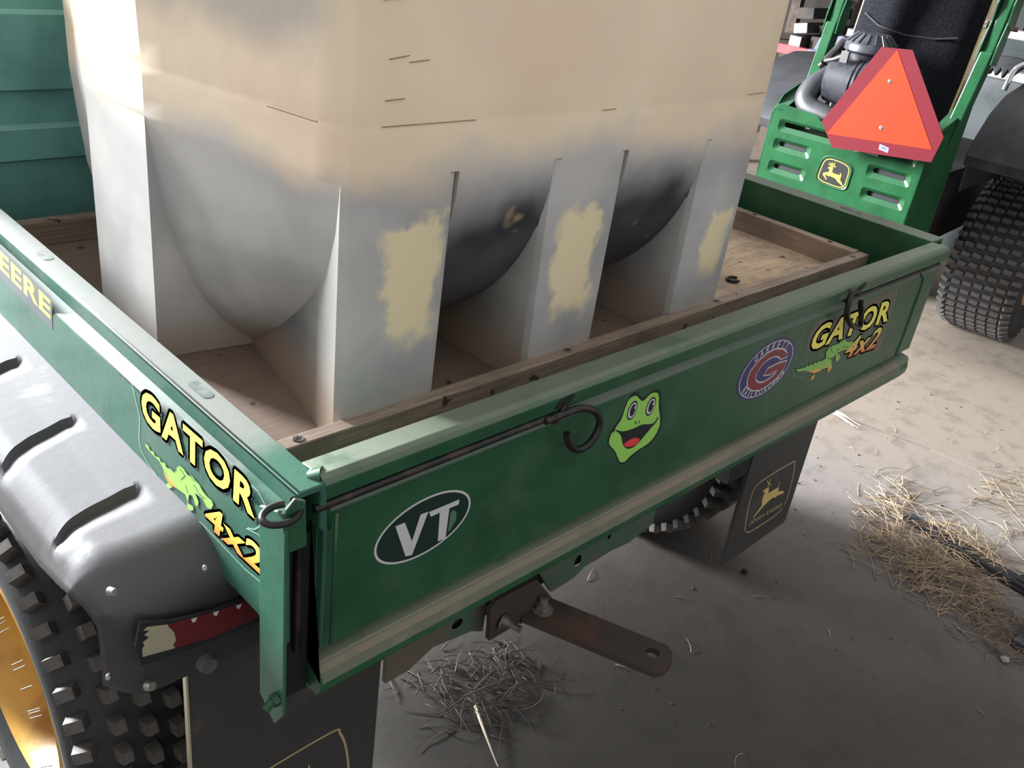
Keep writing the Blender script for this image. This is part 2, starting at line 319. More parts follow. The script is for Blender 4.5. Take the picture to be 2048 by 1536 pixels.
# ------------------------------------------------------------------ outlines of the stickers, metres on their own surfaces
D = {
'frog_out': [(0.4055,0.7654),(0.4038,0.7742),(0.4071,0.7843),(0.4167,0.7934),(0.4231,0.8045),(0.4262,0.8176),(0.4346,0.8261),(0.4432,0.8251),(0.4562,0.8147),(0.4665,0.8138),(0.4767,0.8179),(0.4857,0.8172),(0.4948,0.8096),(0.5002,0.7955),(0.5094,0.7726),(0.5133,0.7562),(0.5096,0.7443),(0.4977,0.7339),(0.4747,0.7309),(0.4616,0.7257),(0.4514,0.7211),(0.4405,0.724),(0.4316,0.7331),(0.4255,0.7449),(0.4134,0.7565)],
'frog_green': [(0.4069,0.7701),(0.4086,0.7787),(0.4148,0.7859),(0.423,0.7955),(0.4257,0.8097),(0.4297,0.8195),(0.4388,0.8214),(0.445,0.8192),(0.4564,0.8096),(0.4635,0.8095),(0.4721,0.8142),(0.484,0.8133),(0.4914,0.8065),(0.4971,0.7891),(0.5051,0.7718),(0.509,0.7576),(0.5035,0.7441),(0.4909,0.7363),(0.4738,0.7339),(0.4589,0.7299),(0.4489,0.7248),(0.4385,0.7285),(0.4318,0.7373),(0.4238,0.7487),(0.4095,0.763)],
'frog_mouth': [(0.4128,0.7833),(0.4166,0.7817),(0.4317,0.7747),(0.4507,0.7722),(0.4678,0.7724),(0.487,0.7673),(0.4946,0.767),(0.5,0.7712),(0.4996,0.7665),(0.4895,0.7595),(0.4775,0.7506),(0.4652,0.7429),(0.4538,0.7423),(0.4439,0.7467),(0.4356,0.7562),(0.4306,0.7662),(0.4252,0.7732),(0.4171,0.7798)],
'frog_tongue': [(0.4389,0.7545),(0.4453,0.7566),(0.4552,0.757),(0.4655,0.7541),(0.4704,0.7497),(0.4661,0.7447),(0.4575,0.7444),(0.4449,0.7482),(0.4405,0.7513)],
'frog_eyes': [(0.4411,0.801),(0.4446,0.8136),(0.4516,0.7952),(0.4789,0.7951),(0.4813,0.8082),(0.4899,0.7897)],
'frog_nose': [(0.4535,0.7817),(0.4548,0.7766),(0.4624,0.7799),(0.4603,0.7759)],
'gtr_body': [(0.8502,0.7484),(0.8701,0.7439),(0.8748,0.7461),(0.8814,0.7421),(0.8851,0.7462),(0.893,0.7418),(0.8974,0.7458),(0.9063,0.7407),(0.91,0.7449),(0.9186,0.7406),(0.9229,0.7438),(0.9326,0.7404),(0.9475,0.7418),(0.9404,0.754),(0.9456,0.7614),(0.9611,0.7619),(0.9781,0.7604),(0.9839,0.7642),(0.9974,0.7636),(1.0103,0.7561),(1.0295,0.7524),(1.0375,0.7478),(1.0288,0.7427),(1.0175,0.7392),(1.0023,0.7421),(0.9861,0.7417),(1.0009,0.7335),(1.0015,0.7244),(0.9897,0.7247),(0.9834,0.7326),(0.9822,0.74),(0.9764,0.7362),(0.97,0.736),(0.9787,0.7214),(0.9851,0.7161),(0.9765,0.7085),(0.9682,0.7116),(0.9671,0.7191),(0.9526,0.722),(0.9375,0.7207),(0.9215,0.7215),(0.9018,0.7294),(0.8831,0.7362),(0.8635,0.7398),(0.8535,0.745)],
'gtr_belly': [(0.8963,0.734),(0.9175,0.7287),(0.9433,0.7245),(0.9407,0.7208),(0.9234,0.721),(0.904,0.7284)],
'gtr_foot': [(0.9145,0.7121),(0.9171,0.7183),(0.9263,0.7185),(0.9267,0.7122),(0.9201,0.7101)],
'gtr_lines': [(0.9541,0.7575),(0.9664,0.7475),(0.9792,0.7478),(0.992,0.7482),(0.9985,0.7484),(1.0208,0.7447),(0.9549,0.7399),(0.9706,0.735),(0.9864,0.7601),(0.9953,0.7601)],
'gtr_q1': [(0.8776,0.8133),(1.1354,0.8061),(1.1521,0.7615),(0.8795,0.7701)],
'gtr_q2': [(1.0196,0.7574),(1.142,0.7544),(1.1404,0.7135),(1.0147,0.7219)],
'gtr_ring': [(0.8409,0.7525),(0.8591,0.7644),(0.8579,0.8041),(0.8723,0.8202),(0.9233,0.8204),(0.9681,0.824),(1.1543,0.8239),(1.1656,0.7585),(1.1694,0.6986),(1.0519,0.7059),(0.9074,0.7026),(0.8872,0.723),(0.8541,0.7355)],
'gtr_dust': [(0.8698,0.7717),(0.8596,0.8037),(0.8735,0.8207),(0.9227,0.8213),(0.9676,0.825),(1.1543,0.8239),(1.1656,0.7585),(1.1694,0.6986),(1.1378,0.7008),(1.1346,0.7598),(1.0693,0.7708),(1.0014,0.7705),(0.9434,0.7705),(0.9071,0.7691)],
'gar_ext': [(0.6876,0.7623),(0.8312,0.7846),(0.7782,0.8181),(0.7322,0.7271)],
'gar_G': [(0.8112,0.7799),(0.8049,0.7879),(0.7885,0.7976),(0.7671,0.8028),(0.7442,0.8016),(0.7246,0.7942),(0.7096,0.7827),(0.7076,0.7677),(0.7147,0.7547),(0.7289,0.7458),(0.7529,0.739),(0.7783,0.7415),(0.8002,0.7469),(0.8095,0.7559),(0.8139,0.7719),(0.7892,0.7746),(0.759,0.7734),(0.7515,0.7643),(0.7693,0.7603),(0.79,0.7619),(0.787,0.7571),(0.7729,0.7528),(0.7576,0.7514),(0.7429,0.7547),(0.7325,0.7615),(0.7289,0.7728),(0.7374,0.7831),(0.7501,0.7892),(0.7651,0.7908),(0.7768,0.7886),(0.7881,0.7834),(0.7899,0.7797)],
'vt_ext': [(0.0703,0.7599),(0.1824,0.7702),(0.1471,0.799),(0.0972,0.7282)],
'vt_V': [(0.0866,0.7812),(0.0982,0.7808),(0.1095,0.7531),(0.1175,0.7823),(0.1275,0.7817),(0.1112,0.7349),(0.1029,0.7372)],
'vt_T': [(0.1283,0.7808),(0.1682,0.7801),(0.1681,0.7739),(0.1556,0.7742),(0.1549,0.7361),(0.1445,0.7372),(0.143,0.7738),(0.1313,0.7738)],
'sg_q1': [(-0.2587,0.8502),(-0.0383,0.8557),(-0.0421,0.8202),(-0.261,0.8101)],
'sg_q2': [(-0.1275,0.7887),(-0.0256,0.7958),(-0.0292,0.7652),(-0.1363,0.7582)],
'sg_body': [(-0.2597,0.7832),(-0.2498,0.7842),(-0.2471,0.7805),(-0.2387,0.7833),(-0.236,0.7796),(-0.2261,0.7833),(-0.2234,0.7797),(-0.2137,0.7834),(-0.211,0.7797),(-0.2014,0.7834),(-0.1955,0.7825),(-0.1889,0.7888),(-0.1892,0.792),(-0.1821,0.7985),(-0.1733,0.7993),(-0.1649,0.7966),(-0.156,0.8009),(-0.1505,0.7991),(-0.1421,0.799),(-0.1367,0.7956),(-0.1286,0.7938),(-0.119,0.7946),(-0.1157,0.7909),(-0.121,0.7827),(-0.1294,0.7801),(-0.1374,0.7853),(-0.1516,0.7835),(-0.1449,0.7774),(-0.1468,0.7704),(-0.1526,0.7685),(-0.1552,0.773),(-0.1578,0.7765),(-0.1637,0.7746),(-0.1676,0.7621),(-0.1572,0.7649),(-0.1561,0.7605),(-0.1622,0.7558),(-0.1711,0.7547),(-0.169,0.7629),(-0.1729,0.7692),(-0.188,0.7663),(-0.2004,0.7633),(-0.2065,0.7632),(-0.2121,0.7687),(-0.2194,0.7732),(-0.2267,0.7778),(-0.2426,0.7777),(-0.2569,0.7795)],
'sg_belly': [(-0.2196,0.7714),(-0.2105,0.7696),(-0.1968,0.7689),(-0.1895,0.7663),(-0.2004,0.763),(-0.2096,0.7632),(-0.2154,0.7668)],
'sg_foot': [(-0.2133,0.7576),(-0.2081,0.7632),(-0.2002,0.7652),(-0.2006,0.7611),(-0.2089,0.7548),(-0.2136,0.7547)],
'sg_lines': [(-0.181,0.7949),(-0.171,0.7923),(-0.171,0.7923),(-0.1807,0.7817),(-0.159,0.7983),(-0.152,0.7965),(-0.1666,0.7746),(-0.1719,0.7817),(-0.1538,0.7922),(-0.1429,0.787),(-0.1429,0.787),(-0.1316,0.7887)],
'sg_ring': [(-0.2643,0.8557),(-0.0372,0.8527),(-0.0367,0.8152),(-0.0581,0.8008),(-0.028,0.8052),(-0.028,0.757),(-0.1394,0.7536),(-0.1686,0.7493),(-0.217,0.7519),(-0.27,0.768),(-0.2676,0.8092)],
'sj_q': [(-0.6416,0.8649),(-0.4886,0.8517),(-0.4984,0.8164),(-0.6616,0.8108)],
'em_bg': [(-0.036,0.68),(0.003,0.687),(0.052,0.675),(0.058,0.636),(0.051,0.602),(-0.004,0.599),(-0.043,0.608),(-0.047,0.641)],
'em_ring': [(-0.033,0.676),(0.002,0.683),(0.048,0.672),(0.054,0.637),(0.047,0.605),(-0.003,0.603),(-0.04,0.611),(-0.042,0.64)],
'em_deer': [(-0.019,0.654),(-0.014,0.658),(-0.007,0.659),(-0.002,0.656),(-0.002,0.649),(-0.001,0.642),(0.008,0.64),(0.023,0.64),(0.03,0.64),(0.026,0.648),(0.028,0.648),(0.033,0.64),(0.032,0.635),(0.033,0.625),(0.042,0.617),(0.048,0.608),(0.039,0.613),(0.026,0.618),(0.019,0.625),(0.006,0.628),(-0.003,0.629),(-0.012,0.627),(-0.021,0.631),(-0.02,0.623),(-0.012,0.616),(-0.014,0.614),(-0.03,0.627),(-0.029,0.633),(-0.023,0.636),(-0.013,0.639),(-0.011,0.649),(-0.016,0.651)],
'em_ant': [(-0.005,0.658),(-0.009,0.667),(-0.009,0.667),(-0.018,0.671),(-0.008,0.663),(-0.021,0.665),(-0.004,0.659),(-0.0,0.667),(-0.0,0.667),(-0.001,0.676),(-0.001,0.663),(0.007,0.662),(-0.004,0.666),(-0.009,0.673)],
'fl_ring': [(1.1814,0.2021),(1.1706,0.2161),(1.1582,0.2639),(1.1543,0.3049),(1.1618,0.3273),(1.2032,0.3348),(1.3036,0.3353),(1.3176,0.3222),(1.3285,0.2876),(1.3359,0.2284),(1.3285,0.2101),(1.3057,0.1961),(1.2109,0.1944)],
'fl_deer': [(1.2015,0.3001),(1.2125,0.3027),(1.224,0.3012),(1.2264,0.2963),(1.2297,0.283),(1.2593,0.2835),(1.2706,0.2832),(1.2801,0.2672),(1.2984,0.2631),(1.3098,0.2534),(1.2961,0.2547),(1.2785,0.2575),(1.2683,0.2554),(1.2611,0.2603),(1.2464,0.2581),(1.2331,0.2532),(1.2251,0.2504),(1.2078,0.2412),(1.1932,0.233),(1.1928,0.2373),(1.2095,0.2507),(1.2169,0.2578),(1.2099,0.2728),(1.2104,0.2846),(1.2133,0.2915),(1.2033,0.2964)],
'fl_ant': [(1.2183,0.3034),(1.2207,0.3124),(1.2207,0.3124),(1.2175,0.3255),(1.2193,0.311),(1.2052,0.3243),(1.2223,0.3078),(1.2326,0.3039),(1.2718,0.2807),(1.2697,0.2977)],
'fl_q': [(1.1815,0.2288),(1.3168,0.2234),(1.3235,0.21),(1.185,0.2144)],
'fl_corner_left': [(0.1531,0.2974)],
'pile1': [(1.707,0.116),(1.913,0.163),(2.137,0.179),(2.137,0.103),(2.006,0.045),(1.974,-0.119),(2.011,-0.22),(1.576,-0.369),(1.611,-0.282),(1.583,-0.141),(1.629,-0.045),(1.64,0.04)],
'pile2': [(0.485,0.422),(0.575,0.411),(0.69,0.36),(0.71,0.245),(0.604,0.202),(0.486,0.235),(0.444,0.325)],
}
# ================================================================== the room
floor = MB()
# slabs meet along a joint (a recessed groove)
floor.add([(-6, -5, -.02), (12, -5, -.02), (12, 10, -.02), (-6, 10, -.02)], [(0, 1, 2, 3)])
fl = tag(floor.build('floor', M['dark']), kind='structure')
J = [(3.2, -5), (2.42, -.25), (2.37, -.09), (2.335, .02), (2.33, .17), (2.272, .43), (1.2, 10)]
def slab(pts):
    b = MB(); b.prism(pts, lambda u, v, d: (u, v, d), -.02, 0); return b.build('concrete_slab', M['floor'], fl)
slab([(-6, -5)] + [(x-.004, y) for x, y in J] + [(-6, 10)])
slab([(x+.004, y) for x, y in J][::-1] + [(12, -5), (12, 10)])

# ================================================================== utility vehicle
W = 1.31
UV = empty('utility_vehicle', (.66, .52, 0), 0, 'green utility vehicle with a cargo bed, black fenders and tailgate stickers, carrying the plastic tank', 'vehicle')
def V(mb, name, mats, **k):
    o = mb.build(name, mats, UV, **k); o.matrix_parent_inverse = Matrix.Translation((.66, .52, 0)).inverted(); return o
ext_x = lambda u, v, d: (d, u, v+G)
ext_y = lambda u, v, d: (u, d, v+G)
# --- tailgate
prof = [(.032, .2515), (.004, .2545), (-.001, .2515), (-.004, .246), (-.003, .2305), (.001, .2285), (.013, .2275), (.013, .222), (.005, .209), (.005, .050), (.017, .047), (.017, .037), (.002, .0345),
        (-.006, .030), (-.010, .020), (-.009, .008), (-.003, .0), (.028, .0), (.03, .012), (.018, .03), (.018, .222), (.026, .238)]
b = MB(); npf = len(prof); secs = [(-.002, 1), (W-.045, 1), (W-.012, .75), (W, .15)]; vs = []
for x, k in secs: vs += [(x, (u if u > 0 or v > .1 else u*k), v+G) for u, v in prof]
b.add(vs, [tuple(range(npf-1, -1, -1)), tuple(range(3*npf, 4*npf))]+[(q*npf+i, q*npf+(i+1) % npf, (q+1)*npf+(i+1) % npf, (q+1)*npf+i) for q in range(3) for i in range(npf)], 0, True)
bead = [(W-.055, -.0, z) for z in (.06, .1, .15, .19)]
b.tube([(W-.06, .005, G+.05), (W-.055, .005, G+.08), (W-.055, .005, G+.19), (W-.06, .005, G+.205), (W-.075, .005, G+.212)], .003, 8)
b.tube([(.018, .005, G+.05), (.018, .005, G+.205)], .002, 8)
tailgate = V(b, 'tailgate', M['green'], sharp=28)
tailgate.modifiers.new('e', 'BEVEL').width = .0015
low = MB(); low.prism([(.0045, .0355), (-.0065, .0305), (-.0106, .020), (-.0080, .024), (-.004, .031), (.002, .0345)], ext_x, 0, W-.05, smooth=True)
low.build('dust_layer', M['green_low'], tailgate)
hem = MB()
hem.prism([(-.001, .2315), (-.004, .2465), (-.0045, .240)], ext_x, 0, .012)
# end caps with a bent corner tab
hem = MB(); hem.tube([(-.004, .014, G+.243), (.004, .006, G+.247)], [.010, .011], 10); hem.tube([(-.002, .006, G+.23), (.006, .004, G+.21), (.012, .006, G+.19)], [.008, .005, .002], 8)
hem.build('folded_corner', M['green_mower'], tailgate, sharp=60)
for cx_, cz_ in ((.300, .241), (.975, .243)):
    slot = MB(); slot.prism(catmull([(cx_-.014, cz_-.006), (cx_-.008, cz_+.002), (cx_+.012, cz_+.005), (cx_+.010, cz_-.002), (cx_-.002, cz_-.007)], 4), ext_y, -.0046, -.0030)
    slot.build('key_slot', M['dark'], tailgate)
f_t = lambda u, v, d: (u, .005-d, v)
def sticker(name, dec, mats, par, label): return tag(dec.build(name, mats, par), label)
d = Decal(f_t); E0 = (.1243, .7643, .0613, .0358); ROT = .055
d.poly([ellipse(*E0, 60, ROT)], 0); d.layer(); d.poly([ellipse(E0[0], E0[1], E0[2]*.955, E0[3]*.93, 60, ROT)], 1); d.layer()
d.poly([D['vt_V']], 0); d.poly([D['vt_T']], 0); d.layer()
d.shape([(.1568, .744), (.160, .745), (.1665, .754), (.1668, .764), (.162, .770), (.1578, .769)], [(0, 1, 2, 3, 4, 5)], 2)
sticker('sticker', d, [F['white'], F['dgreen'], F['ring']], tailgate, 'white-ringed oval sticker with slanted letters VT')
d = Decal(f_t); d.poly([catmull(D['frog_out'], 4)], 0); d.layer(); d.poly([catmull(D['frog_green'], 4)], 1); d.layer()
d.poly([catmull(D['frog_mouth'], 3)], 0); d.layer(); d.poly([catmull(D['frog_tongue'], 4)], 2)
ey = D['frog_eyes']
for k in (0, 3):
    c0, mj, mn = ey[k], ey[k+1], ey[k+2]
    A = (mj[0]-c0[0], mj[1]-c0[1]); B = (mn[0]-c0[0], mn[1]-c0[1])
    ax = math.hypot(*A); bx = math.hypot(*B)
    e = lambda s_, cx=0, cz=0: [(c0[0]+cx+.0095*s_*math.cos(t*PI/18), c0[1]+cz+.0132*s_*math.sin(t*PI/18)) for t in range(36)]
    d.L = 2; d.poly([e(1.0)], 0); d.layer(); d.poly([e(.82)], 3); d.layer(); d.poly([[(c0[0]+.0005+.0050*math.cos(t*PI/18), c0[1]+.0003+.0083*math.sin(t*PI/18)) for t in range(36)]], 0)
    d.layer(); d.poly([ellipse(c0[0]+.0035, c0[1]+.0030, .0014, .0018, 12)], 3)
d.L = 2; n_ = D['frog_nose']; d.stroke(n_[0], n_[1], .0025, 0); d.stroke(n_[2], n_[3], .0022, 0)
d.stroke((.4105, .7850), (.4135, .7785), .0020, 0); d.stroke((.4985, .7730), (.5030, .7690), .0020, 0); d.stroke((.414, .786), (.4115, .7800), .0016, 0)
sticker('sticker', d, [F['black'], F['lime'], F['red'], F['white']], tailgate, 'lime green smiling frog face sticker with a red tongue')
d = Decal(f_t); c0 = (.7572, .7730); RX, RZ = .0754, .0469
d.poly([ellipse(c0[0], c0[1], RX, RZ, 64)], 0); d.layer(); d.poly([ellipse(c0[0], c0[1], RX*.93, RZ*.93, 64), ellipse(c0[0], c0[1], RX*.905, RZ*.905, 64)], 1)
gg = D['gar_G']; d.ring(gg, .0030, 1); d.layer(); d.poly([gg], 2); d.layer(); d.ring(gg, .0014, 1); d.layer()
def arc_text(body, a0, a1, top):
    n = len(body)
    for i, ch in enumerate(body):
        a = math.radians(a0+(a1-a0)*i/(n-1)); px, pz = c0[0]+RX*.80*math.cos(a), c0[1]+RZ*.79*math.sin(a)
        tx, tz = -RX*math.sin(a), RZ*math.cos(a)
        if top: tx, tz = -tx, -tz
        L = math.hypot(tx, tz); tx, tz = tx/L, tz/L; nx, nz = -tz, tx
        v, f = text2d(ch, .012); bb = bbox(v); wd = (.0085 if ch != 'I' else .003)*.98; ht = .0112 if top else .0104
        vv = [((x-bb[0])/(bb[1]-bb[0])-.5, (y-bb[2])/(bb[3]-bb[2])-.5) for x, y in v]
        d.shape([(px+tx*x*wd+nx*y*ht, pz+tz*x*wd+nz*y*ht) for x, y in vv], f, 1)
        if ch != 'O' and ch != 'G':                     # slab serifs
            for sy in (-.5, .5): d.shape([(px+tx*x*wd+nx*y*ht, pz+tz*x*wd+nz*y*ht) for x, y in ((-.56, sy*.98-.04), (-.05 if ch in 'ARN' and sy < 0 else .5, sy*.98-.04), (-.05 if ch in 'ARN' and sy < 0 else .5, sy*.98+.04), (-.56, sy*.98+.04))], [(0, 1, 2, 3)], 1)
arc_text('GARRETT', 133, 47, True); arc_text('RAILROADERS', 213, 327, False)
sticker('sticker', d, [F['navy'], F['white'], F['maroon']], tailgate, 'oval navy and maroon sticker with a large letter G')
def gator(f, pre, fire, lime, ring_w, labels, par, ring_mat):
    d = Decal(f); R_ = D[pre+'_ring']
    if pre == 'gtr': d.poly([D['gtr_dust']], 6)
    d.layer(); d.ring(catmull(R_, 3), ring_w, 5)
    d.layer(); d.text('GATOR', D[pre+'_q1'], 0, .035, .18 if pre == 'gtr' else .0, 1, .0042, 1.12)
    d.L = 1; d.text('4x2', D[pre+'_q2'], 3, .028, .22 if pre == 'gtr' else .0, 1, .0034, 1.08)
    d.layer(); d.poly([[(x, z) for x, z in D[pre+'_body']]], 2); d.poly([D[pre+'_foot']], 2)
    d.layer(); d.poly([D[pre+'_belly']], 4)
    Ls = D[pre+'_lines']
    for i in range(0, len(Ls)-1, 2): d.stroke(Ls[i], Ls[i+1], .0016, 1)
    bd = D[pre+'_body']; 
    for i in range(len(bd)):
        d.L = 4; d.stroke(bd[i], bd[(i+1) % len(bd)], .0009, 1)
    return sticker('sticker', d, [F['yellow'], F['slate'] if pre == 'sg' else F['black'], lime, fire, F['orange'], ring_mat, F['dust']], par, labels)
gator(f_t, 'gtr', F['fire_tail'], F['lime_tail'], .0016, 'worn sticker reading GATOR 4x2 with a green alligator', tailgate, F['ring'])
# --- latch rods and open hooks
CR = lambda P: catmull(P, 5, False)
b = MB(); b.tube([(-.01, -.001, G+.2245), (.29, -.002, G+.2255)], .0042, 8)
b.tube(CR([(.27, -.006, G+.2255), (.30, -.008, G+.2275), (.322, -.010, G+.2275), (.343, -.012, G+.219), (.354, -.014, G+.205), (.352, -.015, G+.190), (.340, -.015, G+.178), (.324, -.014, G+.176), (.310, -.013, G+.186), (.302, -.012, G+.203)]), .0044, 10)
b.tube([(.295, -.004, G+.226), (.300, -.006, G+.236)], .004, 8); b.tube([(.284, -.010, G+.2245), (.284, -.002, G+.2245)], .006, 8)
b.build('latch_hook', M['black_metal'], tailgate, sharp=60)
b = MB(); P_ = [(1727,589),(1702,587),(1695,599),(1696,618.6),(1707.6,638),(1719,646),(1733,644),(1727,628),(1719,613)]
b.tube(CR([(.951, -.012, G+.239), (.934, -.011, G+.246), (.925, -.012, G+.240), (.921, -.014, G+.228), (.927, -.015, G+.209), (.945, -.016, G+.192), (.968, -.016, G+.181), (.990, -.015, G+.177), (.984, -.014, G+.196), (.975, -.012, G+.213), (.972, -.011, G+.222)]), .0044, 10)
b.tube([(.94, .0, G+.2245), (W-.02, -.0, G+.2245)], .0035, 8)
b.build('latch_hook', M['black_metal'], tailgate, sharp=60)
# --- left side panel
def sidepanel(sgn, x0, name, mats, wide, holes):
    pr = [(0, .250), (-wide, .250), (-wide-.002, .247), (-wide-.003, .231), (-wide-.006, .226), (-wide-.013, .218), (-wide-.014, .212), (-wide-.014, .095), (-wide-.010, .087), (-wide-.006, .088), (-wide-.008, .21), (-wide+.002, .222), (-wide+.003, .243), (-.006, .243), (-.006, .205), (-.001, .198), (-.001, .06), (.003, .06), (.003, .2)]
    b = MB(); b.prism(pr, lambda u, v, d: (x0+sgn*u, d, v+G), -.004 if sgn > 0 else .035, .90, smooth=True)
    o = V(b, name, mats, sharp=25); o.modifiers.new('e', 'BEVEL').width = .0012
    for (ya, yb, xc) in holes:
        hb = MB(); L = [(xc+.0062*math.cos(t)*(1 if abs(math.sin(t)) < 2 else 1), (ya+yb)/2+((yb-ya)/2-.006)*(1 if math.sin(t) > 0 else -1)+.0062*math.sin(t)) for t in [2*PI*k/20 for k in range(20)]]
        hb.prism(L, lambda u, v, d: (u, v, d), G+.2496, G+.2504); hb.build('stake_slot', M['stakehole'], o)
    return o
M['stakehole'] = plain('stake_hole', (62, 74, 68), .7, 0, .3, 60, rgb2=(100, 104, 98))
left = sidepanel(1, 0, 'side_panel', M['green_side'], .0265, ((.172, .209, -.0125), (.562, .594, -.0125)))
right = sidepanel(-1, 1.322, 'side_panel', M['green'], .048, ((.188, .232, 1.346),))
f_s = lambda u, v, d: (-.0407-d, -u, v)
gator(f_s, 'sg', F['fire_side'], F['lime'], .0013, 'sticker reading GATOR 4x2 with a green alligator, near the bed corner', left, F['white_line'] if 'white_line' in F else F.setdefault('white_line', flat('print_line', (150, 184, 168))))
d = Decal(f_s); q = [(-.885, .8760), (-.486, .8500), (-.496, .8165), (-.905, .8380)]
q = [(-.95, .868), (-.488, .852), (-.498, .8165), (-.96, .825)]
d.poly([[(-.97, .872), (-.484, .856), (-.494, .812), (-.98, .819)]], 1); d.layer(); d.text('JOHN DEERE', q, 0, .035, 0, None, 0, 1.08)
sticker('sticker', d, [F['yellow'], F['slate']], left, 'yellow lettered name strip sticker running forward along the side')
# --- headboard with horizontal ribs
b = MB(); zs = [.06, .155, .20, .225, .268, .274, .280, .318, .323, .327, .368, .374, .380, .425, .475, .480, .485, .53, .58, .585, .59, .63, .64]
ys = {.268: .9, .274: .888, .280: .888, .318: .888, .323: .900, .327: .9, .368: .9, .374: .888, .380: .888, .475: .888, .480: .9, .485: .9, .58: .9, .585: .888, .59: .888, .63: .888, .64: .9}
cur = .9; pr = []
for z in zs:
    cur = ys.get(z, cur); pr.append((cur, z))
b.prism(pr+[(.905, .64), (.905, .06)], ext_x, -.03, 1.355)
head = V(b, 'headboard', M['teal'])
# --- post, strap, ring at the left rear corner
b = MB(); b.prism([(.020, .232), (-.016, .246), (-.020, .225), (-.0205, .02), (-.006, -.003), (.020, .016)], lambda u, v, d: (d, u, v+G), -.050, -.0465)
post = V(b, 'corner_post', M['green_lit'], bevel=.001)
b = MB(); b.prism([(-.048, .250), (-.040, .258), (-.030, .252), (-.028, .205), (-.047, .205), (-.051, .235)], ext_y, -.019, -.016); b.build('latch_strap', M['green'], post, bevel=.001)
b = MB(); b.tube([(-.050, -.012, G+.036), (-.056, -.012, G+.035)], .0065, 6); b.tube([(-.056, -.012, G+.035), (-.064, -.014, G+.032)], [.0048, .0042], 8); b.build('bolt', M['green_mower'], post, sharp=20)
b = MB(); b.tube([(-.050+.0165*math.cos(a), -.014+.010*math.sin(a), G+.244+.002*math.sin(a)) for a in [math.radians(t) for t in range(-300, 31, 15)]], .0031, 10)
b.tube([(-.031, -.003, G+.243), (-.022, .004, G+.236), (-.018, .008, G+.21), (-.018, .009, G+.06)], .004, 10)
V(b, 'latch_ring', M['black_metal'], sharp=60)
b = MB(); b.box((-.036, .012, G+.0), (-.004, .03, G+.19)); V(b, 'corner_channel', M['dark'])
# --- steel bed floor and frame
b = MB(); b.box((.0, .03, G+.07), (1.32, .9, G+.10)); V(b, 'bed_floor', M['green'])
b = MB()
for x in (.35, .90): b.box((x-.03, .07, G-.13), (x+.03, 1.5, G+.07))
b.box((.2, .30, G-.40), (1.1, .9, G-.15), taper=.05)
b.tube([(.05, .52, .295), (1.27, .52, .295)], .045, 12)
V(b, 'chassis', M['dark'])
# --- rear frame plate
L = [(.127, -.0), (.13, -.112), (.165, -.112), (.20, -.096), (.262, -.106), (.284, -.118), (.284, -.07), (.375, -.066), (.41, -.118), (.455, -.116), (.475, -.106), (.536, -.104), (.575, -.108), (.628, -.096), (.626, -.0)]
v, f_ = fill2d([L, [(x, z) for x, z in ellipse(.236, -.079, .009, .007, 12)], ellipse(.457, -.086, .007, .010, 12), ellipse(.52, -.073, .004, .004, 8), [(.428, -.068), (.444, -.064), (.444, -.066), (.428, -.071)]])
b = MB(); b.add([(x, .050, z+G) for x, z in v], f_); b.add([(x, .056, z+G) for x, z in v], f_)
b.prism([(L[i][0], L[i][1]) for i in range(len(L))], ext_y, .0562, .0566)
b = MB(); n = len(L); b.add([(x, .050, z+G) for x, z in v], f_); b.add([(x, y, z+G) for y in (.05, .056) for x, z in L], [(i, (i+1) % n, n+(i+1) % n, n+i) for i in range(n)])
fr = V(b, 'rear_frame_plate', M['frame'] if 'frame' in M else M.setdefault('frame', plain('muddy_green_paint', (62, 84, 68), .75, 0, .2, 16, .001, rgb2=(88, 78, 66), thr=(.45, .62))))
b = MB(); b.box((.14, .056, G-.10), (.62, .062, G-.0)); b.build('backing_plate', M['dark'], fr)
# --- hitch
hp = MB(); hp.prism([(.272, -.085), (.268, -.060), (.276, -.048), (.345, -.050), (.352, -.056), (.386, -.100), (.372, -.112), (.274, -.112)], ext_y, .028, .036)
hitch = V(hp, 'hitch_bracket', M['rust'], bevel=.001)
dv = Vector((.075, -.165, -.012)).normalized(); sv = Vector((dv.y, -dv.x, 0)).normalized()*-1
p0 = Vector((.352, .040, G-.098)); Lh = .20
q0 = Vector((.351, .041, G-.1)); q1 = Vector((.421, -.139, G-.1)); ax = (q1-q0); Lh = ax.length; ax.normalize(); sd = Vector((-ax.y, ax.x, 0))
out = [(0, -.027), (Lh-.01, -.027), (Lh, -.018), (Lh+.004, 0), (Lh, .018), (Lh-.01, .027), (0, .027)]
v, f_ = fill2d([out, ellipse(Lh-.022, .004, .009, .009, 20)]); hole = ellipse(Lh-.022, .004, .009, .009, 20)
b = MB(); g = lambda u, v_, z: q0+ax*u+sd*v_+Vector((0, 0, z))
b.add([g(x, y, 0) for x, y in v], f_); b.add([g(x, y, -.009) for x, y in v], f_)
for Lp in (out, hole):
    n = len(Lp); b.add([g(x, y, z) for z in (0, -.009) for x, y in Lp], [(i, (i+1) % n, n+(i+1) % n, n+i) for i in range(n)])
b.box((0, 0, 0), (1, 1, 1), 0, Matrix(((ax.x*.006, sd.x*.054, 0, q0.x-sd.x*.027), (ax.y*.006, sd.y*.054, 0, q0.y-sd.y*.027), (0, 0, .02, q0.z-.012), (0, 0, 0, 1))))
b.build('drawbar', M['rust'], hitch)
def bolt(p, r, name, par, axis=Vector((0, 0, 1)), mat=None, long=.012):
    b = MB(); p = Vector(p); b.tube([p, p+axis*.0015], r*1.9, 16); b.tube([p+axis*.0015, p+axis*.008], r*1.25, 6); b.tube([p+axis*.008, p+axis*(.008+long)], r*.75, 10)
    return b.build(name, mat or M['dullsteel'], par, sharp=20)
